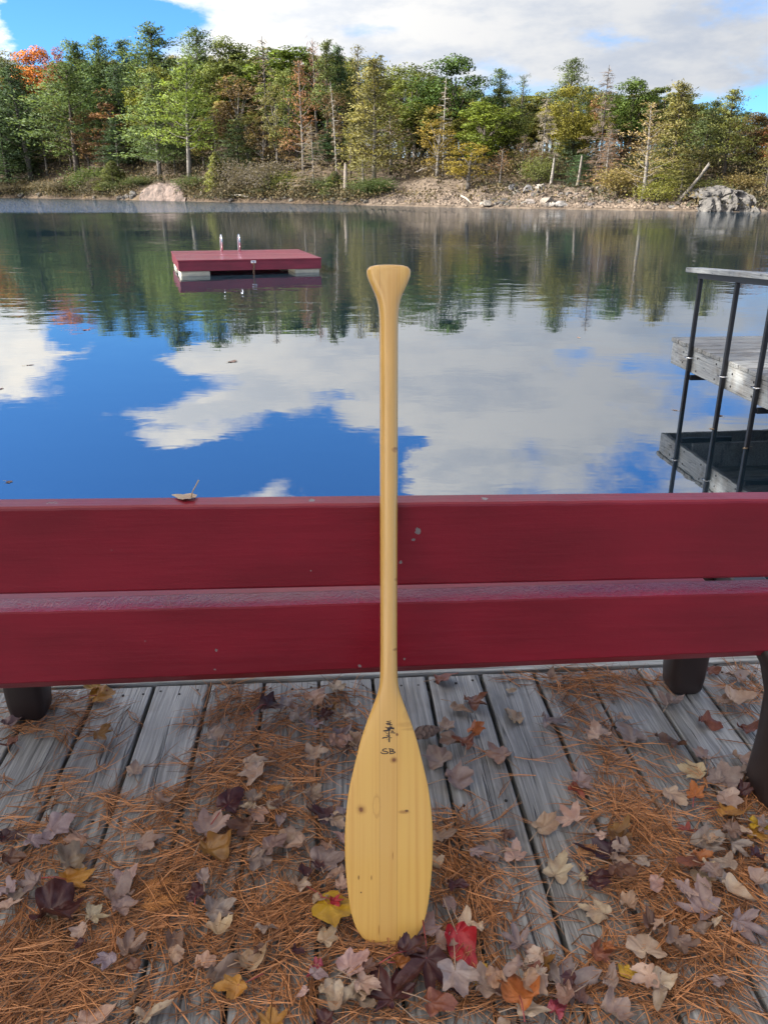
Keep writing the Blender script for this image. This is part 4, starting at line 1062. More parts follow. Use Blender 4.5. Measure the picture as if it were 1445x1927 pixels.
def paddlewood():
    m, g = mat('varnished_pine')
    c = objco(g); x, y, z = g.sep(c)
    # grain bends round the knots
    wob = g.noise(g.vm('MULTIPLY', c, (10, 10, 1.6)), 1.0, 2)
    xx = g.m('ADD', x, g.m('MULTIPLY', wob, .012))
    gv = g.comb(g.m('MULTIPLY', xx, 150), 0, g.m('MULTIPLY', z, 2.2))
    g1 = g.noise(gv, 1.0, 4, .6)
    core = g.m('MULTIPLY', g.ss(x, -.0172, -.0168), g.m('SUBTRACT', 1.0, g.ss(x, .0150, .0154)))
    right = g.ss(x, .0150, .0154)
    rings_ = g.m('SINE', g.m('ADD', g.m('MULTIPLY', xx, g.m('MULTIPLY_ADD', right, -260, 640.0)), g.m('MULTIPLY', g.noise(g.vm('MULTIPLY', c, (18, 1, 1.1)), 1.0, 3), 9.0)))
    ringf = g.m('MULTIPLY', g.m('POWER', g.m('MULTIPLY_ADD', rings_, .5, .5), 3.0), g.m('MULTIPLY_ADD', core, -.45, .85))
    base = g.mix(g.m('MULTIPLY', core, .6), (.635, .380, .098), (.58, .340, .098))
    base = g.mix(g.m('MULTIPLY', right, .7), base, (.65, .392, .098))
    base = g.mix(g.m('MULTIPLY', ringf, g.m('MULTIPLY', g.ss(g.noise(g.vm('MULTIPLY', c, (30, 1, 2)), 1.0, 2), .35, .65), .42)), base, (.52, .25, .05))
    base = g.mix(g.m('MULTIPLY', g.ss(g1, .45, .75), .34), base, (.50, .235, .05))
    blade_ = g.m('SUBTRACT', 1.0, g.ss(z, .55, .62))
    for xs in (-.0170, .0152):
        ln = g.m('SUBTRACT', 1.0, g.ss(g.m('ABSOLUTE', g.m('SUBTRACT', x, xs)), .0002, .0008))
        base = g.mix(g.m('MULTIPLY', ln, .45), base, (.26, .12, .035))
    def blob(px, py, rx, rz, colr, amt, soft=1.0, hollow=False):
        nonlocal base
        kx, kt = pad_xt(px, py)
        d = g.vm('LENGTH', g.vm('DIVIDE', g.vm('MULTIPLY', g.vm('SUBTRACT', c, (kx, 0, kt)), (1, 0, 1)), (rx * .00098, 1, rz * .00098)))
        d = g.m('ADD', d, g.m('MULTIPLY_ADD', g.noise(c, 160.0, 3), .5, -.25))
        k = g.m('SUBTRACT', 1.0, g.ss(d, 1.0 - .6 * soft, 1.0 + .2 * soft))
        if hollow: k = g.m('MULTIPLY', k, g.ss(d, .55, .85))
        base = g.mix(g.m('MULTIPLY', k, amt), base, colr)
    D1, D2, D3 = (.30, .13, .03), (.16, .055, .015), (.07, .025, .012)
    blob(680, 1522, 11, 11, D1, .40); blob(680, 1522, 7, 7, D1, .65); blob(679.5, 1522, 4, 4.5, D2, .9, .6)
    blob(741, 1428, 8, 7, D1, .7); blob(741, 1428, 4, 4, D2, .9)
    blob(760, 1526, 12, 4, D1, .7); blob(765, 1524, 4, 2.5, D3, .9)
    blob(709, 1515, 8, 24, D1, .35, .5, True)
    blob(675, 1650, 1.5, 5, D3, .8); blob(679.5, 1678, 1.8, 1.8, D3, .95); blob(699, 1650, 1.3, 5, D2, .8); blob(739, 1608, 1.2, 9, D1, .8); blob(713, 1748, 1.4, 11, D1, .7)
    blob(747, 1380, 3, 3.5, D2, .9); blob(764, 1362, 20, 6, D1, .28); blob(772, 1371, 22, 3, D1, .30); blob(764, 1345, 8, 14, D1, .20)
    blob(744, 1221, 6, 3, D1, .8); blob(746, 1090, 5, 4, D1, .6); blob(743, 848, 7, 6, D1, .6); blob(745, 845, 5, 3, D2, .5)
    b = finish(g, base, .42, g.m('MULTIPLY', g1, .4), .08, .0006, **{'Specular IOR Level': .25, 'Coat Weight': g.m('MULTIPLY_ADD', g.ss(z, .30, .6), .65, .3), 'Coat Roughness': .07, 'Coat IOR': 1.5})
    return m
M['paddle'] = paddlewood()
def pad_part(name, lo, hi, cap0=False, cap1=False):
    rows = [i for i in range(len(rings)) if lo - .01 <= fine[i] <= hi + .01]
    vs = [rings[i][j] for i in rows for j in range(NR)]; ns = [nrm[i * NR + j] for i in rows for j in range(NR)]
    fs = [[a * NR + j, (a + 1) * NR + j, (a + 1) * NR + (j + 1) % NR, a * NR + (j + 1) % NR] for a in range(len(rows) - 1) for j in range(NR)]
    if cap0: fs.append(list(range(NR)))
    if cap1: fs.append([(len(rows) - 1) * NR + j for j in range(NR)][::-1])
    me = mesh(name, vs, fs, M['paddle'], True)
    me.normals_split_custom_set_from_vertices([tuple(n_) for n_ in ns])
    return link(name, me, paddle)
cut1 = min(fine, key=lambda y: abs(y - 598)); cut2 = min(fine, key=lambda y: abs(y - 1290))
pad_part('grip', 0, cut1, True); pad_part('shaft', cut1, cut2); blade = pad_part('blade', cut2, 9999, False, True)
bpy.data.meshes.remove(full)
def pad_front(x, t):
    """y of the blade's front face at local x, t"""
    i = min(range(len(rings)), key=lambda i: abs(rings[i][0][2] - t))
    fr_ = [p for p in rings[i] if p[1] <= 0]; fr_.sort(key=lambda p: p[0])
    return float(np.interp(x, [p[0] for p in fr_], [p[1] for p in fr_]))
def stroke(pts, w, sub=6):
    """a burnt line on the blade: points are pixels of the photograph, w its width in pixels"""
    P = [Vector((*pad_xt(a, b), 0)) for a, b in pts]
    Q = []
    for i in range(len(P) - 1):
        p0 = P[max(i - 1, 0)]; p1 = P[i]; p2 = P[i + 1]; p3 = P[min(i + 2, len(P) - 1)]
        for k in range(sub):
            u = k / sub
            Q.append(.5 * ((2 * p1) + (p2 - p0) * u + (2 * p0 - 5 * p1 + 4 * p2 - p3) * u * u + (3 * p1 - p0 - 3 * p2 + p3) * u ** 3))
    Q.append(P[-1]); V = []; F = []
    ww_ = w if isinstance(w, tuple) else (w, w)
    for i, q in enumerate(Q):
        tdir = (Q[min(i + 1, len(Q) - 1)] - Q[max(i - 1, 0)]).normalized(); nn = Vector((-tdir.y, tdir.x, 0))
        hw = 1.3 * (ww_[0] + (ww_[1] - ww_[0]) * i / (len(Q) - 1)) / 2 / FPX * 1.5
        for s in (-1, 1):
            r_ = q + nn * hw * s; V.append((r_.x, pad_front(r_.x, r_.y) - .0005, r_.y))
    for i in range(len(Q) - 1): F.append([i * 2, i * 2 + 1, i * 2 + 3, i * 2 + 2])
    return V, F
def zp(pts): return [(690 + a * 100 / 1445, 1340 + b * 100 / 1445) for a, b in pts]
S_ = [(548, 968), (500, 962), (450, 980), (430, 1008), (470, 1028), (540, 1040), (580, 1062), (565, 1085), (500, 1098), (430, 1092), (392, 1070), (398, 1048)]
link('letter', mesh('letter', *stroke(zp(S_), 1.35), M['burn']), blade, label='burnt letter S')
B1 = stroke(zp([(632, 980), (629, 1035), (630, 1092)]), 1.35); B2 = stroke(zp([(588, 962), (650, 967), (715, 985), (722, 1003), (690, 1020), (640, 1031)]), 1.3); B3 = stroke(zp([(640, 1031), (715, 1036), (768, 1056), (742, 1076), (680, 1091), (622, 1096)]), 1.3)
V, F = join_arrays([B1, ([(a, b - .00003, c_) for a, b, c_ in B2[0]], B2[1]), ([(a, b - .00006, c_) for a, b, c_ in B3[0]], B3[1])])
link('letter', mesh('letter', V, F, M['burn']), blade, label='burnt letter B')
tr_ = [([(612, 782), (611, 640), (603, 520), (612, 440), (640, 370), (638, 300), (612, 200)], (2.0, .7))]
for (a, b, w) in [((418, 690), (600, 632), 18), ((430, 665), (560, 655), 26), ((528, 600), (606, 618), 20), ((600, 668), (682, 664), 14), ((548, 716), (600, 714), 8), ((640, 600), (610, 650), 9), ((448, 482), (560, 470), 34), ((540, 470), (640, 445), 44), ((498, 375), (560, 395), 20), ((540, 400), (640, 390), 30), ((560, 430), (650, 420), 36), ((640, 405), (745, 415), 44),
                 ((630, 375), (690, 380), 26), ((640, 528), (772, 535), 20), ((655, 482), (730, 490), 26), ((700, 515), (735, 545), 12), ((520, 275), (640, 285), 26), ((540, 300), (640, 310), 20), ((640, 305), (692, 312), 22), ((535, 215), (600, 238), 20), ((598, 245), (655, 190), 10), ((630, 265), (672, 240), 12), ((575, 205), (590, 250), 12)]:
    mid = ((a[0] + b[0]) / 2, (a[1] + b[1]) / 2 - 5); tr_.append(([a, mid, b], (w * .069 * .6, w * .069 * 1.0)))
tr_.append(([(500, 495), (530, 535), (565, 557), (602, 560)], (.6, .8)))
parts = []
for i, (pts, w) in enumerate(tr_):
    v, f = stroke(zp(pts), w, 4); parts.append(([(a, b - .00002 * i, c_) for a, b, c_ in v], f))
link('pine_emblem', mesh('pine_emblem', *join_arrays(parts), M['burn']), blade, label='burnt drawing of a pine tree')

# ------------------------------------------------------------------ swim raft
RYAW = R(16.5)
P0 = at(335, 490, 18.46); rf, rr_ = Vector((-math.sin(RYAW), math.cos(RYAW), 0)), Vector((math.cos(RYAW), math.sin(RYAW), 0))
raft = empty('swim_raft', (P0.x, P0.y, WATER), RYAW, label='square red wooden swim raft with a ladder floating on the lake', cat='raft')
raft.rotation_euler = (0, R(0.35), RYAW)
RW, RD, RH = 3.18, 2.75, P0.z - WATER
nb = 15
for k in range(nb):
    d0 = .035 + (RD - .07) * k / nb
    link('plank', box_mesh('plank', -.012, RW + .012, (-.012 if k == 0 else d0), (RD + .012 if k == nb - 1 else d0 + (RD - .07) / nb - .016), RH - .035, RH + rr.uniform(-.003, .003), M['raft_paint'], .004), raft)
link('side_board', box_mesh('side_board', 0, RW, 0, .04, RH - .235, RH - .037, M['raft_paint'], .004), raft)
link('side_board', box_mesh('side_board', 0, RW, RD - .04, RD, RH - .235, RH - .037, M['raft_paint'], .004), raft)
link('side_board', box_mesh('side_board', 0, .04, .042, RD - .042, RH - .235, RH - .037, M['raft_paint'], .004), raft)
link('side_board', box_mesh('side_board', RW - .04, RW, .042, RD - .042, RH - .235, RH - .037, M['raft_paint'], .004), raft)
for (x0, x1) in ((.03, .68), (RW - .60, RW - .03)):
    for (y0, y1) in ((.05, .95), (RD - .95, RD - .05)):
        link('float', box_mesh('float', x0, x1, y0, y1, -.22, RH - .236, M['foam'], .03, 2), raft)
lx0 = 1.22
for i, lx in enumerate((lx0, lx0 + .44)):
    P = [(lx, RD - .28, RH - .02), (lx, RD - .28, RH + .27)] + [(lx, RD - .28 + .15 - .15 * math.cos(a), RH + .27 + .11 * math.sin(a)) for a in np.linspace(.3, math.pi - .3, 7)] + [(lx, RD + .02, RH + .27), (lx, RD + .05, -.5)]
    h = link('ladder_rail', mesh('ladder_rail', *tube_arrays(P, .018, 10), M['chrome'], True), raft)
for zz in (-.02, -.26): link('ladder_rung', mesh('ladder_rung', *tube_arrays([(lx0, RD + .05, zz), (lx0 + .44, RD + .05, zz)], .016, 8), M['chrome'], True), raft)
cx_ = RW * .515
pl = link('plate', box_mesh('plate', cx_ - .055, cx_ + .055, -.012, -.001, RH - .085, RH - .030, M['white'], .003), raft, label='small white plate')
link('plate_print', box_mesh('plate_print', cx_ - .032, cx_ + .032, -.0145, -.0125, RH - .066, RH - .048, M['bluep']), pl)
bmv = []
for k in range(9):
    z0 = RH - .10 - k * .036; v = []
    pts = [Vector((cx_ + .016 * math.cos(a) * (1 if k % 2 else .35) + .008 * math.sin(k), -.020 + .014 * math.cos(a) * (.35 if k % 2 else 1), z0 + .026 * math.sin(a))) for a in np.linspace(0, 2 * math.pi, 9)]
    bmv.append(tube_arrays(pts, .0085, 5, False))
link('chain', mesh('chain', *join_arrays(bmv), M['rust'], True), raft)

# ------------------------------------------------------------------ dock on the right
DYAW = R(5.3)
DC = on_plane(1263.5, 634.7, 0.0)
dock = empty('dock', (DC.x, DC.y, 0), DYAW, label='grey weathered wooden dock on black steel posts at the right edge', cat='dock')
for k in range(34):
    w = .142; y1 = -k * (w + .013)
    link('plank', box_mesh('plank', rr.uniform(-.006, .004), 2.4, y1 - w, y1, -.036, rr.uniform(-.002, .002), M['dockwood'], .004), dock)
DL = 34 * .155
f_ = link('fascia', box_mesh('fascia', .008, .046, -DL, -.02, -.232, -.038, M['dockside'], .003), dock)
for k in range(16):
    y = -.25 - k * .3 + rr.uniform(-.05, .05)
    for z in (-.08, -.18): link('bolt', screw_me, f_, (.0075, y, z + rr.uniform(-.02, .02))).rotation_euler = (0, R(90), 0)
for o_ in f_.children: o_.scale = (2.2, 2.2, 1.5)
link('fascia', box_mesh('fascia', .048, 2.4, -.058, -.02, -.232, -.038, M['dockside'], .003), dock)
link('fascia', box_mesh('fascia', 2.36, 2.398, -DL, -.06, -.232, -.038, M['dockside'], .003), dock)
def dl(p):
    q = p - Vector((DC.x, DC.y, 0)); c, s = math.cos(DYAW), math.sin(DYAW)
    return Vector((q.x * c + q.y * s, -q.x * s + q.y * c, q.z))
tops = [(1315, 517), (1389, 529)]
bots = [dl(on_plane(px, py, WATER)) for px, py in ((1269.5, 771), (1335, 807), (1404.5, 842))]
bots = [Vector((-.014, b.y, b.z)) for b in bots]
dy = (bots[2].y - bots[0].y) / 2
bots += [bots[2] + Vector((0, dy * k, 0)) for k in (1, 2, 3, 4)]
RAILZ = .612; RK = .055
def rising(me):
    for v in me.vertices: v.co.z -= RK * (v.co.y - bots[0].y)
    return me
for i, b in enumerate(bots):
    po = link('post', box_mesh('post', b.x - .0165, b.x + .0165, b.y - .0165, b.y + .0165, -1.7, RAILZ - .046 - RK * (b.y - bots[0].y), M['iron'], .004), dock)
    if i % 2 == 0:
        link('bracket', box_mesh('bracket', b.x + .024, b.x + .50, b.y - .02, b.y + .02, -.300, -.258, M['iron'], .004), po)
        link('u_bolt', mesh('u_bolt', *tube_arrays([(b.x + .06, b.y - .03, -.10), (b.x - .03, b.y - .032, -.10), (b.x - .03, b.y + .032, -.10), (b.x + .06, b.y + .03, -.10)], .005, 6), M['chrome'], True), po)
    else:
        link('u_bolt', mesh('u_bolt', *tube_arrays([(b.x + .06, b.y - .03, -.13), (b.x - .03, b.y - .032, -.13), (b.x - .03, b.y + .032, -.13), (b.x + .06, b.y + .03, -.13)], .005, 6), M['chrome'], True), po)
link('rail_bar', rising(box_mesh('rail_bar', -.037, .009, bots[-1].y, bots[0].y + .025, RAILZ - .045, RAILZ, M['iron'], .004)), dock)
link('top_rail', rising(box_mesh('top_rail', -.085, .055, bots[-1].y - .2, bots[0].y + .16, RAILZ + .002, RAILZ + .040, M['dockside'], .005, 2)), dock)
link('bearer', box_mesh('bearer', .10, 2.3, bots[0].y - .07, bots[0].y - .03, -.26, -.04, M['dockside']), dock)

# ------------------------------------------------------------------ fallen pine needles
# (px, py, half width, half height, share, main direction in degrees or None)
DRIFTS = [(60, 1335, 80, 40, 1.0, 20), (150, 1330, 60, 40, .7, 60), (130, 1385, 80, 18, .6, 20), (430, 1325, 50, 38, 1.3, 70), (470, 1330, 60, 40, .8, 20), (560, 1385, 90, 55, 1.8, 10), (640, 1330, 50, 40, 1.0, -40), (470, 1420, 90, 50, 1.6, 30), (600, 1470, 70, 60, 1.3, -20),
          (300, 1525, 150, 22, 1.7, 12), (420, 1470, 80, 28, 1.4, 25), (90, 1505, 90, 40, .5, 15), (120, 1440, 90, 40, .25, 25), (60, 1560, 70, 50, .9, 30), (330, 1570, 130, 40, 1.0, -30), (540, 1560, 100, 60, 1.5, -40), (430, 1610, 90, 50, 1.2, 20),
          (80, 1660, 110, 60, 1.8, 20), (230, 1690, 130, 60, 2.2, 30), (60, 1790, 110, 80, 3.6, 40), (160, 1830, 120, 70, 2.6, 25), (60, 1890, 100, 50, 1.8, 45), (330, 1720, 100, 40, 1.7, -20), (350, 1640, 90, 50, 1.3, 40), (320, 1830, 60, 70, .5, -30), (390, 1890, 60, 40, .5, -40), (470, 1720, 60, 50, .8, 60), (560, 1720, 90, 60, 1.8, 30), (520, 1800, 100, 50, 1.8, 15),
          (600, 1680, 60, 60, .9, 40), (720, 1795, 90, 18, 1.5, 20), (560, 1880, 90, 50, 1.0, -50), (720, 1910, 80, 30, .6, 20), (860, 1600, 40, 60, 1.3, -40), (880, 1680, 55, 70, 1.6, -40), (900, 1750, 60, 50, 1.0, 40), (960, 1680, 50, 80, .35, 30), (1085, 1285, 80, 18, 1.7, -10), (1180, 1290, 60, 30, .7, -40), (1090, 1320, 25, 50, .6, 70),
          (1110, 1400, 50, 50, .8, -30), (1180, 1440, 60, 40, .9, -30), (1150, 1500, 60, 40, 1.0, -25), (1180, 1540, 70, 30, 1.3, -30), (1230, 1580, 80, 40, 1.3, -20), (1260, 1660, 100, 60, 2.2, -35), (1190, 1650, 60, 60, 1.0, 40), (1290, 1740, 100, 60, 2.0, 30), (1340, 1800, 80, 60, 1.4, -20), (1200, 1800, 80, 50, .7, 60),
          (1240, 1880, 110, 40, 1.4, 20), (1340, 1880, 80, 40, .5, 10), (1400, 1600, 50, 60, 1.3, -40), (1400, 1520, 40, 50, 1.0, 40), (1410, 1680, 40, 60, 1.2, -60), (1050, 1880, 90, 40, .8, 30), (950, 1880, 70, 40, .7, -20), (1090, 1760, 60, 60, .3, -30), (890, 1860, 60, 50, .7, 40), (1330, 1490, 60, 40, .6, 20), (1400, 1300, 40, 40, .9, -50), (960, 1500, 60, 120, .12, 50), (850, 1560, 40, 20, .5, 10), (250, 1420, 120, 60, .15, 45), (1000, 1620, 200, 120, .3, None), (300, 1600, 300, 250, .6, None), (1250, 1450, 250, 150, .4, None), (700, 1700, 700, 230, .9, None)]
tot = sum(d[4] for d in DRIFTS); NN = 11300
B_, A_, Hh = [], [], []
for (px, py, rx, ry, w, ang) in DRIFTS:
    n = int(NN * w / tot)
    for q in range(max(1, n // 3)):
        a = rng.normal(0, .62, 2)
        if max(abs(a)) > 1.6: continue
        x, y = px + a[0] * rx, py + a[1] * ry
        p = on_plane(x, min(max(y, 1262), 2050), 0)
        th = R(ang) + rng.normal(0, .75) if ang is not None and rng.random() < .7 else rng.uniform(0, 6.28)
        if rng.random() < .5: th += math.pi
        dens = math.exp(-(a[0] ** 2 + a[1] ** 2)) * min(1.6, w / (rx * ry) * 5000)
        lift = rng.random() ** 1.4 * .011 * dens + .0015
        for j in range(3):
            t2 = th + rng.normal(0, .13)
            B_.append((p.x, p.y)); A_.append(t2); Hh.append(lift + rng.uniform(0, .0012))
B_ = np.array(B_); A_ = np.array(A_); Hh = np.array(Hh); n = len(B_)
# stay on the deck and off the far gap
L_ = rng.uniform(.055, .118, n); wv = rng.uniform(.00055, .00090, n)
d0 = np.stack([np.cos(A_), np.sin(A_)], 1); bend = rng.normal(0, .35, n)
pts = []
tilt = rng.normal(0, .06, n) + (rng.random(n) < .04) * rng.uniform(.15, .5, n)
for f in (0, .33, .67, 1.0):
    a2 = A_ + bend * (f - .5)
    s_ = L_ * (f - 0.05)
    pts.append(np.stack([B_[:, 0] + np.cos(a2) * s_, B_[:, 1] + np.sin(a2) * s_, np.maximum(.0012, Hh + np.abs(tilt) * L_ * f * .6)], 1))
lat = np.stack([-np.sin(A_), np.cos(A_), np.zeros(n)], 1); upv = np.array([0, 0, 1.0])
ringv = []
for i, p in enumerate(pts):
    w_ = (wv * (1, 1, .9, .35)[i])[:, None]
    ringv += [p + lat * w_, p - lat * w_, p + upv * w_ * 1.3]
VV = np.stack(ringv, 1)                                   # n,12,3
endp = VV[:, :, 1].max(1); dl_end = -VV[:, :, 0] * math.sin(-DECK_RZ) * -1
cc, ss_ = math.cos(-DECK_RZ), math.sin(-DECK_RZ)
yl = VV[:, :, 0] * ss_ + VV[:, :, 1] * cc
keep = (yl.max(1) < DEND + .035)
VV = VV[keep]; n = len(VV)
ff = []
for i in range(3):
    for (a, b) in ((0, 1), (1, 2), (2, 0)): ff.append([i * 3 + a, i * 3 + b, i * 3 + 3 + b, i * 3 + 3 + a])
FF = (np.arange(n)[:, None, None] * 12 + np.array(ff)[None]).reshape(-1, 4)
tint = np.repeat(np.clip(rng.beta(1.3, 1.5, n), 0, 1), 9)
o = link('pine_needles', mesh('pine_needles', VV.reshape(-1, 3), FF, M['needle'], attrs={'tint': ('FACE', tint)}), kind='stuff', label='orange brown pine needles strewn over the deck'); o.color = (.45, .205, .088, 1)
def litter(px, py):
    h = 0
    for (x, y, rx, ry, w, a) in DRIFTS:
        h += math.exp(-(((px - x) / rx) ** 2 + ((py - y) / ry) ** 2)) * min(1.6, w / (rx * ry) * 5000)
    return min(.013, h * .007)

# ------------------------------------------------------------------ fallen leaves
SHAPES = {
 'maple': [(0, 1.0), (6, .84), (9, .86), (15, .62), (25, .40), (31, .55), (36, .76), (40, .73), (47, .93), (53, .74), (57, .76), (65, .52), (76, .34), (85, .42), (95, .56), (103, .44), (115, .36), (132, .27), (152, .22), (170, .14), (180, .07)],
 'redmaple': [(0, 1.0), (6, .84), (10, .85), (15, .68), (19, .70), (27, .50), (33, .62), (38, .72), (41, .70), (45, .80), (50, .62), (54, .60), (64, .47), (76, .44), (90, .46), (105, .42), (125, .36), (150, .27), (170, .17), (180, .08)],
 'broadlobe': [(0, 1.0), (8, .86), (12, .86), (20, .72), (29, .64), (36, .74), (44, .84), (50, .74), (58, .70), (70, .60), (84, .56), (96, .58), (112, .50), (135, .42), (155, .34), (172, .24), (180, .14)],
 'ovate': [(0, 1.0), (4, .92), (10, .80), (20, .66), (35, .52), (55, .43), (75, .38), (100, .34), (125, .31), (150, .26), (170, .18), (180, .12)],
}
VEINS = {'maple': [0, 47, 95, -47, -95], 'redmaple': [0, 45, 92, -45, -92], 'broadlobe': [0, 44, 92, -44, -92], 'ovate': [0]}
def leaf_mesh(shape, S, curl, r_, fold=None):
    prof = SHAPES[shape]
    A = sorted(set([a for a, _ in prof] + [abs(v) for v in VEINS[shape]] + list(range(0, 180, 9)) + [180]))
    jit = {}
    angs = [-a for a in A[::-1] if 0 < a < 180] + A
    asym = r_.uniform(-.13, .13); lob_ = r_.uniform(0, 90); lon = r_.uniform(.86, 1.22); k1 = r_.uniform(0, 6); k2 = r_.uniform(0, 9)
    NRD = 7
    pts = []
    off = .0
    for a in angs:
        rr2 = np.interp(abs(a), [q for q, _ in prof], [q for _, q in prof]) * (1 + .34 * noise.noise((math.sin(R(a)) * 1.3 + lob_, math.cos(R(a)) * 1.3, 2))) * (1 + asym * math.sin(R(a)) + .05 * math.sin(3 * R(a) + k1) + r_.uniform(-.025, .025))
        for j in range(1, NRD + 1):
            f = (j / NRD) ** .85
            pts.append((math.sin(R(a)) * rr2 * f, math.cos(R(a)) * rr2 * f * lon, f, a))
    nA = len(angs)
    # deformation: roll about the midrib, curl tip and base, cup the lobes, crumple
    fold = r_.uniform(-.5, 1.0) * curl if fold is None else fold
    tipc = r_.uniform(-.7, 1.2) * curl; skew = r_.uniform(-.8, .8); cup = r_.uniform(.0, .55) * curl; lw = r_.uniform(.10, .22) * curl
    ph = [r_.uniform(0, 6.28) for _ in range(5)]; sd = r_.uniform(0, 50)
    V = [(0.0, 0.0, 0.0)]; vein = [0.0]; rad = [0.0]
    vs = VEINS[shape]
    def deform(x, y, f, a):
        z = 0.0
        xs = x + skew * .35 * (y - .35)
        th = fold * 1.5 * xs
        if abs(fold) > .02:
            rho = 1 / (fold * 1.9); x2 = rho * math.sin(xs / rho); z += rho * (1 - math.cos(xs / rho)); x = x + (x2 - xs)
        yy = y - .3
        if abs(tipc) > .02:
            rho = 1 / (tipc * 1.5); y2 = rho * math.sin(yy / rho); z += rho * (1 - math.cos(yy / rho)); y = .3 + y2
        z += cup * f * f * .35 + lw * f * f * math.sin(2 * R(a) + ph[0]) * .9 + lw * .8 * f ** 3 * math.sin(5 * R(a) + ph[1])
        z += curl * .15 * noise.noise((x * 2.6 + sd, y * 2.6, 0)) + curl * .07 * noise.noise((x * 6.5 + sd, y * 6.5, 3))
        dv = min(abs(a - v) for v in vs)
        z -= .022 * math.exp(-(R(dv) * f / .10) ** 2) * (1 if f < .97 else .6)          # veins sunk
        return (x, y, z)
    V[0] = deform(0, 0, 0, 0)
    for (x, y, f, a) in pts:
        V.append(deform(x, y, f, a))
        if shape == 'ovate':
            side = .06 * abs(math.sin((y * 26 - abs(x) * 22)))
            vein.append(min(abs(x), .018 + side * .8) * S); rad.append(f)
        else:
            rr2 = math.hypot(x, y)
            dv = min(abs(a - v) for v in vs)
            vein.append(min(rr2 * R(dv), .02 + .12 * abs(math.sin(rr2 * 13 - R(dv) * rr2 * 12))) * S); rad.append(f)
    F = []
    for i in range(nA):
        j = (i + 1) % nA
        F.append([0, 1 + j * NRD, 1 + i * NRD])
        for k in range(NRD - 1):
            a, b = 1 + i * NRD + k, 1 + j * NRD + k
            F.append([a, b, b + 1, a + 1])
    F = [f[::-1] for f in F]
    V = np.array(V)
    ext = max(np.ptp(V[:, 0]), np.ptp(V[:, 1])); k = S / ext
    ctr = np.array([(V[:, 0].max() + V[:, 0].min()) / 2, (V[:, 1].max() + V[:, 1].min()) / 2, 0])
    V = (V - ctr) * k
    vein = np.array(vein) * k / S * 1.0 * (S / .09) ** 0
    me = mesh('leaf', V, F, M['leaf'], True, {'vein': ('POINT', vein * 1.0), 'rad': ('POINT', rad)})
    # stalk
    b = Vector(V[0]); Ls = S * r_.uniform(.55, .85); sx = r_.uniform(-.35, .35)
    P = [b, b + Vector((sx * .3 * Ls, -.4 * Ls, .012 * r_.random())), b + Vector((sx * Ls, -Ls, .010 * r_.random()))]
    sv, sf = tube_arrays(P, [.0011, .0009, .0013], 5)
    return me, V, (sv, sf)
COL = {'tan': ((.63, .475, .325), 'tan'), 'pale': ((.77, .64, .48), 'pale tan'), 'cream': ((.80, .71, .47), 'cream'), 'lilac': ((.46, .405, .375), 'lilac grey'), 'taupe': ((.41, .325, .25), 'taupe'), 'grey': ((.55, .48, .385), 'grey brown'),
       'brown': ((0.224, 0.115, 0.064), 'brown'), 'maroon': ((0.109, 0.031, 0.033), 'dark maroon'), 'purple': ((0.096, 0.046, 0.083), 'dark purple'), 'yellow': ((.82, .57, .028), 'bright yellow'), 'gold': ((.70, .40, .06), 'golden'), 'ochre': ((.48, .27, .07), 'ochre brown'),
       'orange': ((.66, .25, .055), 'orange'), 'red': ((0.666, 0.026, 0.038), 'bright red'), 'pink': ((0.640, 0.128, 0.192), 'pink'), 'redorange': ((0.461, 0.109, 0.064), 'red orange'), 'rust': ((0.346, 0.134, 0.070), 'rusty brown')}
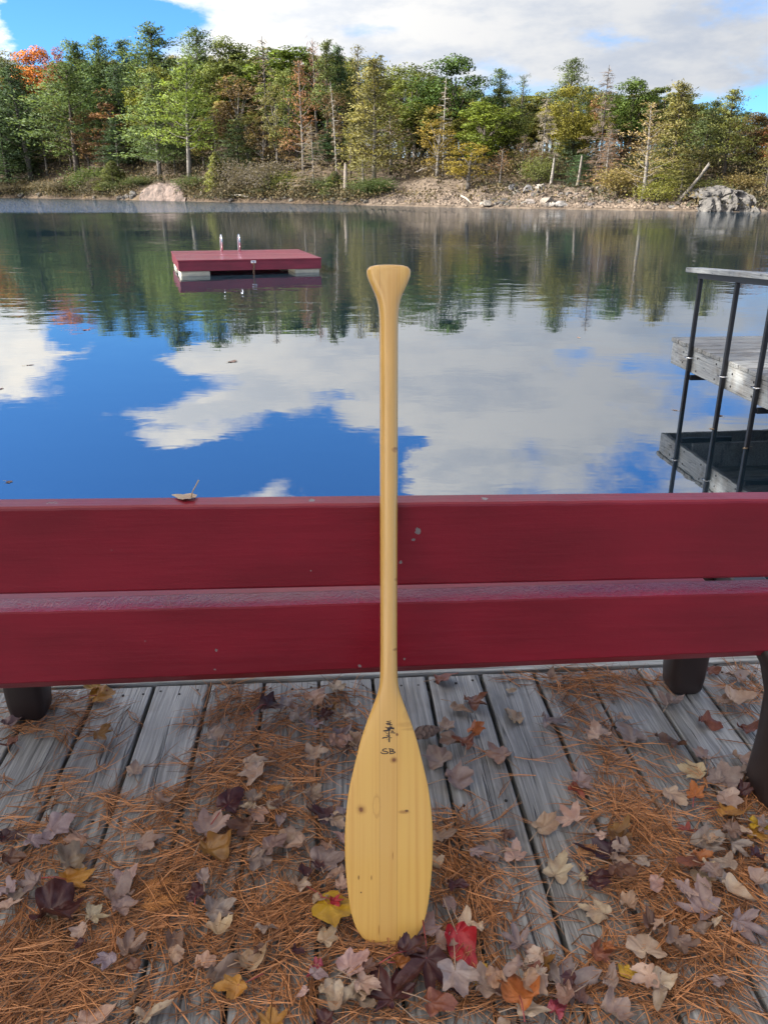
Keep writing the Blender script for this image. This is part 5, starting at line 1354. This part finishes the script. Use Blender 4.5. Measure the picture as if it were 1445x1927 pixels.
# px, py, size px, colour, shape (m maple, r red maple, b broad lobed, o oval), curl 0..1, tip direction in degrees (0 right, 90 away) or None
LV = """195 1310 46 gold b .7 40;170 1304 36 gold b .4 180;197 1384 42 ochre r .6 10;255 1446 42 pale r .3 100;412 1383 44 pale r .4 30;18 1400 34 rust o .9 200;313 1515 40 tan o .6 20;400 1560 66 pale b .4 70;285 1588 56 grey b .5 20;115 1560 62 lilac b .6 30;75 1590 48 lilac r .5 0;
482 1440 44 pale b .4 20;475 1466 54 pale b .4 200;25 1362 40 lilac o .6 50;440 1512 60 maroon b .5 60;462 1528 36 pale r .5 150;488 1540 44 tan r .4 300;524 1517 42 pale o .3 10;478 1510 40 taupe b .6 100;452 1565 54 brown r .5 200;
150 1660 66 gold r .4 20;140 1625 60 taupe b .9 30;235 1660 46 pale o .7 40;45 1690 48 grey o .8 20;118 1728 92 maroon b 1.0 10;225 1700 52 taupe r .9 80;240 1724 46 taupe o .8 30;187 1730 46 cream r .8 0;255 1785 56 taupe m .6 40;330 1782 48 taupe o 1.0 300;415 1718 58 grey b .9 30;420 1757 48 cream r .7 40;425 1838 72 taupe o .8 50;432 1872 60 gold b .6 200;195 1918 88 pale o .7 10;295 1908 70 cream r .5 30;415 1606 58 ochre o 1.0 20;483 1636 58 lilac r .7 250;
620 1620 66 lilac b .4 10;545 1580 56 tan r .5 80;520 1604 52 taupe b .7 40;556 1608 44 tan o .6 200;566 1670 38 cream r .6 60;630 1726 92 yellow b .08 330;620 1768 50 cream r .4 60;604 1703 32 tan o .4 20;668 1812 64 pale b .5 50;590 1836 50 pink o .8 250;632 1882 56 cream o .7 280;682 1892 70 grey b .8 300;722 1862 104 maroon m .35 120;800 1850 116 maroon m .3 270;872 1792 86 red o .75 300;780 1802 62 maroon r .7 40;758 1826 34 orange o .6 20;905 1845 44 yellow r .5 230;862 1872 72 lilac b .6 280;935 1872 84 grey b .5 0;842 1702 54 taupe o .3 100;800 1742 60 grey b .6 50;822 1628 32 cream r .5 50;515 1920 58 gold r .5 100;838 1585 54 tan r .5 330;862 1682 40 maroon r .9 0;505 1758 44 grey r .9 30;476 1816 50 tan o .8 20;828 1908 62 rust b .7 0;636 1708 28 red r .5 0;612 1918 40 maroon r .6 90;
970 1604 56 pale r .3 80;1052 1630 68 cream r .35 60;1122 1606 84 purple b .8 170;1128 1658 54 maroon b .7 10;1170 1630 46 tan o .5 330;1165 1578 44 ochre b .7 60;1115 1714 60 cream r .4 150;970 1768 56 lilac m .5 110;1005 1798 46 tan r .6 200;1300 1702 86 lilac m .35 130;1320 1672 62 pale b .4 270;1388 1692 62 cream o .6 310;1292 1642 54 rust b .5 180;1318 1632 34 orange r .5 0;1212 1784 70 pale b .35 80;1180 1706 32 tan b .6 60;1272 1792 60 taupe r .9 260;1085 1848 104 lilac m .55 20;1182 1836 40 yellow o .8 310;1206 1856 54 pale r .4 200;1250 1852 52 cream o .4 20;1238 1890 52 grey o .7 250;1150 1846 44 taupe o .9 60;972 1886 78 orange b .6 90;1002 1918 64 pale o .6 0;1048 1900 48 pink o .7 60;1158 1906 58 grey b .7 40;1352 1852 28 taupe o .5 0;1412 1752 70 lilac m .4 330;1388 1596 64 lilac m .5 0;1336 1592 66 lilac r .6 20;1428 1580 50 gold r .5 340;1022 1826 48 ochre r .8 20;962 1850 50 grey o .6 200;1432 1662 44 pale b .5 10;1130 1796 44 rust r .8 20;1345 1744 24 cream o 1.0 30;1012 1846 40 rust r .7 30;1148 1795 30 orange r .8 0;
898 1319 48 rust r .6 20;870 1334 44 tan o .6 330;897 1370 36 orange r .6 40;872 1394 44 rust r .5 100;846 1398 40 taupe b .4 200;822 1424 54 lilac b .4 120;866 1464 56 lilac b .5 20;935 1414 52 tan b .3 130;965 1344 48 cream r .45 100;962 1299 20 cream o .3 0;1042 1358 46 lilac r .8 0;1120 1382 50 cream r .5 90;1182 1380 60 lilac b .4 110;1176 1350 28 pale r .4 330;1262 1318 48 lilac m .5 70;1262 1396 60 brown b .6 60;1338 1362 44 rust o .7 320;1318 1416 36 grey r .4 90;1412 1372 48 rust o .5 20;1388 1274 54 grey r .4 30;1394 1322 56 pale b .4 0;1362 1322 40 tan b .5 60;1300 1452 52 cream r .6 160;1364 1468 62 lilac b .4 80;1272 1502 50 pale r .3 300;1306 1496 42 orange r .3 80;1086 1492 40 redorange r .6 300;1094 1478 40 lilac b .5 20;1068 1538 66 pale m .35 110;1030 1552 50 tan b .5 30;1168 1576 44 ochre b .5 30;1292 1562 36 redorange m .5 60;1382 1544 64 gold o .4 320;1430 1566 46 yellow r .5 340;1396 1496 32 maroon r .6 30;958 1572 26 brown r .9 0;1038 1276 28 pale o .8 80;842 1277 46 rust o .5 0;840 1364 36 pale b .5 90;1372 1512 46 pale b .5 330;1340 1262 30 rust r .8 0;
632 1292 42 cream r .4 90;598 1316 44 tan b .6 60;565 1334 36 tan r .7 30;514 1338 48 maroon b .7 40;540 1332 40 lilac o .8 260;618 1348 40 maroon r .6 60;632 1344 30 ochre r .6 0;662 1352 34 pale r .4 350;592 1372 34 lilac b .6 20;645 1384 36 lilac b .6 40;636 1406 42 tan r .6 300;668 1404 40 tan b .8 60;600 1544 58 maroon b .6 200;640 1540 46 lilac b .4 110;590 1500 36 taupe b .7 30;636 1558 40 pale b .5 30;528 1550 34 lilac o .7 270;1400 1430 40 pale b .6 20;1416 1466 36 grey r .7 60;660 1585 30 rust r .6 80;612 1598 36 tan o .7 120;30 1620 40 brown o .8 10;700 1830 34 brown r .8 20;1420 1620 44 maroon r .7 60;1360 1660 30 grey b .6 20;1228 1750 40 brown r .8 60;1320 1760 34 taupe o .7 0;"""
LEAVES = []
for ln in LV.replace('\n', '').split(';'):
    if not ln.strip(): continue
    a = ln.split(); LEAVES.append((float(a[0]), float(a[1]), float(a[2]), a[3], {'m': 'maple', 'r': 'redmaple', 'b': 'broadlobe', 'o': 'ovate'}[a[4]], min(1.1, float(a[5]) + .14), None if a[6] == 'None' else float(a[6])))
r_ = random.Random(21)
AREAS = [(80, 1650, 90, 90), (260, 1750, 160, 80), (450, 1700, 120, 120), (560, 1440, 100, 100), (620, 1640, 60, 60), (880, 1700, 60, 120), (780, 1890, 300, 50), (1150, 1620, 90, 60), (1240, 1700, 130, 90), (1180, 1860, 180, 60), (1350, 1520, 80, 90), (1320, 1620, 120, 60), (540, 1840, 100, 60), (1000, 1890, 100, 40)]
for k in range(64):
    ax, ay, rx, ry = AREAS[k % len(AREAS)]
    LEAVES.append((ax + r_.uniform(-1, 1) * rx, min(1935, ay + r_.uniform(-1, 1) * ry), r_.uniform(24, 50), r_.choice(['tan', 'pale', 'tan', 'grey', 'taupe', 'maroon', 'pale', 'lilac', 'brown', 'cream']), r_.choice(['redmaple', 'broadlobe', 'ovate', 'redmaple']), r_.uniform(.5, 1.0), None))
ORD = {1: 'first', 2: 'second', 3: 'third', 4: 'fourth', 5: 'fifth', 6: 'sixth', 7: 'seventh', 8: 'eighth', 9: 'ninth'}
SHN = {'maple': 'maple leaf', 'redmaple': 'maple leaf', 'broadlobe': 'broad leaf', 'ovate': 'oval leaf'}
rows = []
for i, (px, py, s, cn, sh, curl, rot) in enumerate(LEAVES):
    p = on_plane(px, py, .008)
    S = s / FPX * depth(p) * 1.07
    lx, ly = deck_local(p)
    dlt = math.floor((lx - SEAM0) / PITCHB) + 2
    place = 'plank under the paddle' if dlt == 0 else f'{ORD[min(9, abs(dlt))]} plank {"left" if dlt < 0 else "right"} of paddle'
    band = ("at the deck's far edge" if py < 1325 else 'level with the burnt letters' if py < 1440 else "level with the blade's knots" if py < 1560 else 'level with the lower blade' if py < 1690 else "level with the paddle's tip" if py < 1790 else "nearer than the paddle's tip")
    st = 'curled ' if curl >= .8 else 'flat ' if curl <= .35 else ''
    rows.append([p, S, COL[cn][1], SHN[sh], st, place, band])
def lab(r, pre='', tail=None): return f'{pre}{r[4]}{r[2]} {r[3]}, {r[5]}, {tail or r[6]}'
labels = [lab(r) for r in rows]
for _pass in range(3):
    seen = {}
    for i, l in enumerate(labels): seen.setdefault(l, []).append(i)
    for l, ii in seen.items():
        if len(ii) < 2: continue
        if _pass == 0 and len(ii) == 2:
            ii.sort(key=lambda i: rows[i][1]); labels[ii[0]] = lab(rows[ii[0]], 'smaller '); labels[ii[1]] = lab(rows[ii[1]], 'larger ')
        else:
            for i in ii:
                o_ = sorted((j for j in range(len(rows)) if j != i), key=lambda j: (rows[j][0] - rows[i][0]).length)[_pass % 3]
                labels[i] = lab(rows[i], '', f'by a {rows[o_][2].split()[-1]} leaf')
top_h = []
for i, (px, py, s, cn, sh, curl, rot) in enumerate(LEAVES):
    p, S = rows[i][0], rows[i][1]
    rl = random.Random(100 + i)
    me, V, (sv, sf) = leaf_mesh(sh, S, curl, rl)
    th = R(rot - 90) if rot is not None else rl.uniform(0, 6.28)
    tx, ty = rl.gauss(0, .07 + .14 * curl), rl.gauss(0, .07 + .14 * curl)
    if py < 1480 and curl < .5: tx, ty = tx * .5, ty * .5
    mtx = Matrix.Rotation(th, 3, 'Z') @ Matrix.Rotation(tx, 3, 'X') @ Matrix.Rotation(ty, 3, 'Y')
    W = V @ np.array(mtx).T
    zmin = float(np.percentile(W[:, 2], 3))
    # lie on whatever leaf is already there
    under = max([h for (q, h, s2) in top_h if math.hypot(q[0] - p.x, q[1] - p.y) < .36 * (s2 + S)] + [0])
    z = .004 + litter(px, py) * rl.uniform(1.0, 1.5) + min(under, .024) - zmin * .8
    top_h.append((p, min(.03, under + .0045 + .006 * curl), S))
    o = link('leaf', me, loc=(p.x, p.y, z), label=labels[i], cat='leaf', group='fallen leaves on the deck')
    o.rotation_euler = mtx.to_euler()
    c = COL[cn][0]; k = rl.uniform(.85, 1.15); o.color = (min(1, c[0] * k * rl.uniform(.95, 1.05)), min(1, c[1] * k * rl.uniform(.93, 1.07)), min(1, c[2] * k * rl.uniform(.9, 1.1)), 1)
    if curl < .95 and (rl.random() < .72 or s > 60):
        st = link('stem', mesh('stem', sv, sf, M['stem'], True), o)
        st.color = (.30, .05, .05, 1) if cn in ('maroon', 'red', 'gold', 'yellow', 'purple', 'orange') and rl.random() < .75 else (.32, .22, .15, 1)

def single_leaf(p, S, cn, sh, curl, rot, seed, label, tilt=(0, 0), stem_up=None, lift=0.0, fold=None):
    rl = random.Random(seed)
    me, V, (sv, sf) = leaf_mesh(sh, S, curl, rl, fold)
    mtx = Matrix.Rotation(R(rot - 90), 3, 'Z') @ Matrix.Rotation(tilt[0], 3, 'X') @ Matrix.Rotation(tilt[1], 3, 'Y')
    W = V @ np.array(mtx).T
    o = link('leaf', me, loc=(p.x, p.y, p.z - float(np.percentile(W[:, 2], 4)) + lift), label=label, cat='leaf'); o.rotation_euler = mtx.to_euler(); o.color = (*COL[cn][0], 1)
    if stem_up is not None:
        b = Vector(V[0]); q = mtx.inverted() @ Vector(stem_up)
        sv, sf = tube_arrays([b, b + q * .45 + mtx.inverted() @ Vector((-.004, 0, -.004)), b + q], [.0012, .0009, .0014], 5)
    st = link('stem', mesh('stem', sv, sf, M['stem'], True), o); st.color = (.42, .30, .16, 1)
    return o
single_leaf(on_plane(346, 936, .7405), .050, 'cream', 'ovate', .30, 170, 5, 'pale cream leaf with its stem raised, resting on top of the red bench back', (0.0, .06), (.018, .0, .036), fold=.25)
# dust-dry flakes of leaf on the lake
for i, (px, py, s, cn, labl) in enumerate([(19, 907, 15, 'brown', 'brown leaf floating on the blue water near the left edge'), (58, 687, 14, 'brown', 'small brown leaf floating left, below the white cloud reflections'), (440, 680, 22, 'taupe', 'curled grey leaf floating on the white cloud reflection'),
                                        (1088, 635, 12, 'taupe', 'small dark leaf floating right of the paddle below the tree reflections'), (1353, 782, 12, 'taupe', 'dark leaf floating between the first two dock posts'), (1268, 772, 11, 'tan', 'tan leaf floating against the farthest dock post'),
                                        (1338, 807, 11, 'cream', 'pale leaf floating against the middle dock post'), (1401, 843, 15, 'cream', 'cream leaf caught at the nearest dock post'), (163, 621, 16, 'rust', 'rusty leaf floating beside the left tree reflections'), (3, 732, 12, 'brown', 'brown leaf floating at the very left edge')]):
    p = on_plane(px, py, WATER + .001)
    single_leaf(p, s / FPX * depth(p), cn, 'redmaple' if i % 2 == 0 else 'ovate', .12, 30 * i, 60 + i, labl)

# ------------------------------------------------------------------ pine cone, cedar sprays, twigs
pc = on_plane(798, 1378, .02)
cone = empty('pine_cone', pc, label='dark open pine cone lying right of the paddle neck', cat='pine cone')
cone.rotation_euler = (0, R(90), R(18))
link('core', mesh('core', *tube_arrays([(0, 0, -.030), (0, 0, .0), (0, 0, .032)], [.006, .008, .003], 8), M['cone'], True), cone)
bm = bmesh.new()
vs = [bm.verts.new(p) for p in ((-.0035, 0, 0), (.0035, 0, 0), (.0075, .013, .004), (.004, .0175, .0065), (-.004, .0175, .0065), (-.0075, .013, .004), (0, .013, .0085), (0, .002, .004))]
for f in ((0, 1, 7), (1, 2, 6, 7), (2, 3, 6), (3, 4, 6), (4, 5, 6), (5, 0, 7, 6), (1, 0, 5, 4, 3, 2)): bm.faces.new([vs[i] for i in f])
scale_me = bm_mesh('scale', bm, M['cone'])
for k in range(42):
    f = k / 41; z = -.028 + .058 * f; a = k * 2.39996; s = .50 + .52 * math.sin(math.pi * min(1, .22 + .74 * f))
    q = link('scale', scale_me, cone, (math.cos(a) * .006 * s, math.sin(a) * .006 * s, z)); q.rotation_euler = (R(22 + 34 * f), 0, a - math.pi / 2); q.scale = (s * 1.25, s * 1.05, s * 1.5)
def spray(px, py, rot, L, rgb, label):
    p = on_plane(px, py, .016)
    V = []; F = []
    def frond(b, d, ln, w, lev):
        nrm_ = Vector((-d.y, d.x, 0)); o_ = len(V)
        V.extend([b - nrm_ * w * .5, b + d * ln * .5 - nrm_ * w, b + d * ln, b + d * ln * .5 + nrm_ * w, b + d * ln * .5 + Vector((0, 0, w * .9))])
        F.extend([[o_, o_ + 1, o_ + 4], [o_ + 1, o_ + 2, o_ + 4], [o_ + 2, o_ + 3, o_ + 4], [o_ + 3, o_, o_ + 4]])
        if lev == 0: return
        n_ = 9 if lev == 2 else 6
        for i in range(n_):
            for s in (-1, 1):
                f = (i + .6 + .2 * s) / n_ ; a = R(42) * s
                d2 = Vector((d.x * math.cos(a) - d.y * math.sin(a), d.x * math.sin(a) + d.y * math.cos(a), d.z + rng.uniform(-.12, .18)))
                frond(b + d * ln * f, d2.normalized(), ln * (.46 if lev == 2 else .30) * (1.05 - f * .75), w * .75, lev - 1)
    frond(Vector((0, 0, 0)), Vector((0, 1, 0.02)), L, .0022, 2)
    o = link('cedar_spray', mesh('cedar_spray', V, F, M['needle'], attrs={'tint': ('FACE', rng.uniform(.3, .7, len(F)))}), loc=p, label=label, cat='cedar spray'); o.rotation_euler = (0, 0, R(rot - 90)); o.color = (*rgb, 1)
spray(262, 1702, 8, .075, (.44, .19, .06), 'orange brown dried cedar spray among the needles on the left')
spray(265, 1676, 25, .06, (.42, .18, .06), 'smaller dried cedar spray above the orange one on the left')
spray(1082, 1606, 20, .05, (.40, .19, .08), 'small dried cedar spray by the cream leaf right of the paddle')
spray(500, 1486, 15, .045, (.40, .17, .05), 'dried cedar spray between the pale leaves left of the paddle')
def twig(pts, r, label):
    P = [on_plane(a, b, .006 + .004 * (i % 2)) for i, (a, b) in enumerate(pts)]
    V, F = tube_arrays(P, [r * (1 - .5 * i / len(P)) for i in range(len(P))], 6)
    link('twig', mesh('twig', V, F, M['twig'], True), label=label, cat='twig')
twig([(246, 1890), (256, 1872), (268, 1862), (276, 1846)], .005, 'thick brown twig lying over the gap at the bottom left')
twig([(318, 1912), (360, 1900), (400, 1880)], .0013, 'thin dark twig pointing at the golden leaf at the bottom left')
twig([(128, 1560), (160, 1585), (200, 1612), (222, 1630)], .0012, 'thin dark twig below the lilac grey leaves on the left')
twig([(575, 1600), (560, 1600), (500, 1612), (440, 1640)], .0012, 'thin brown twig across the leaves left of the blade')
twig([(1075, 1778), (1095, 1758), (1120, 1762), (1150, 1784)], .0014, 'thin curved black twig by the plank gap on the right')
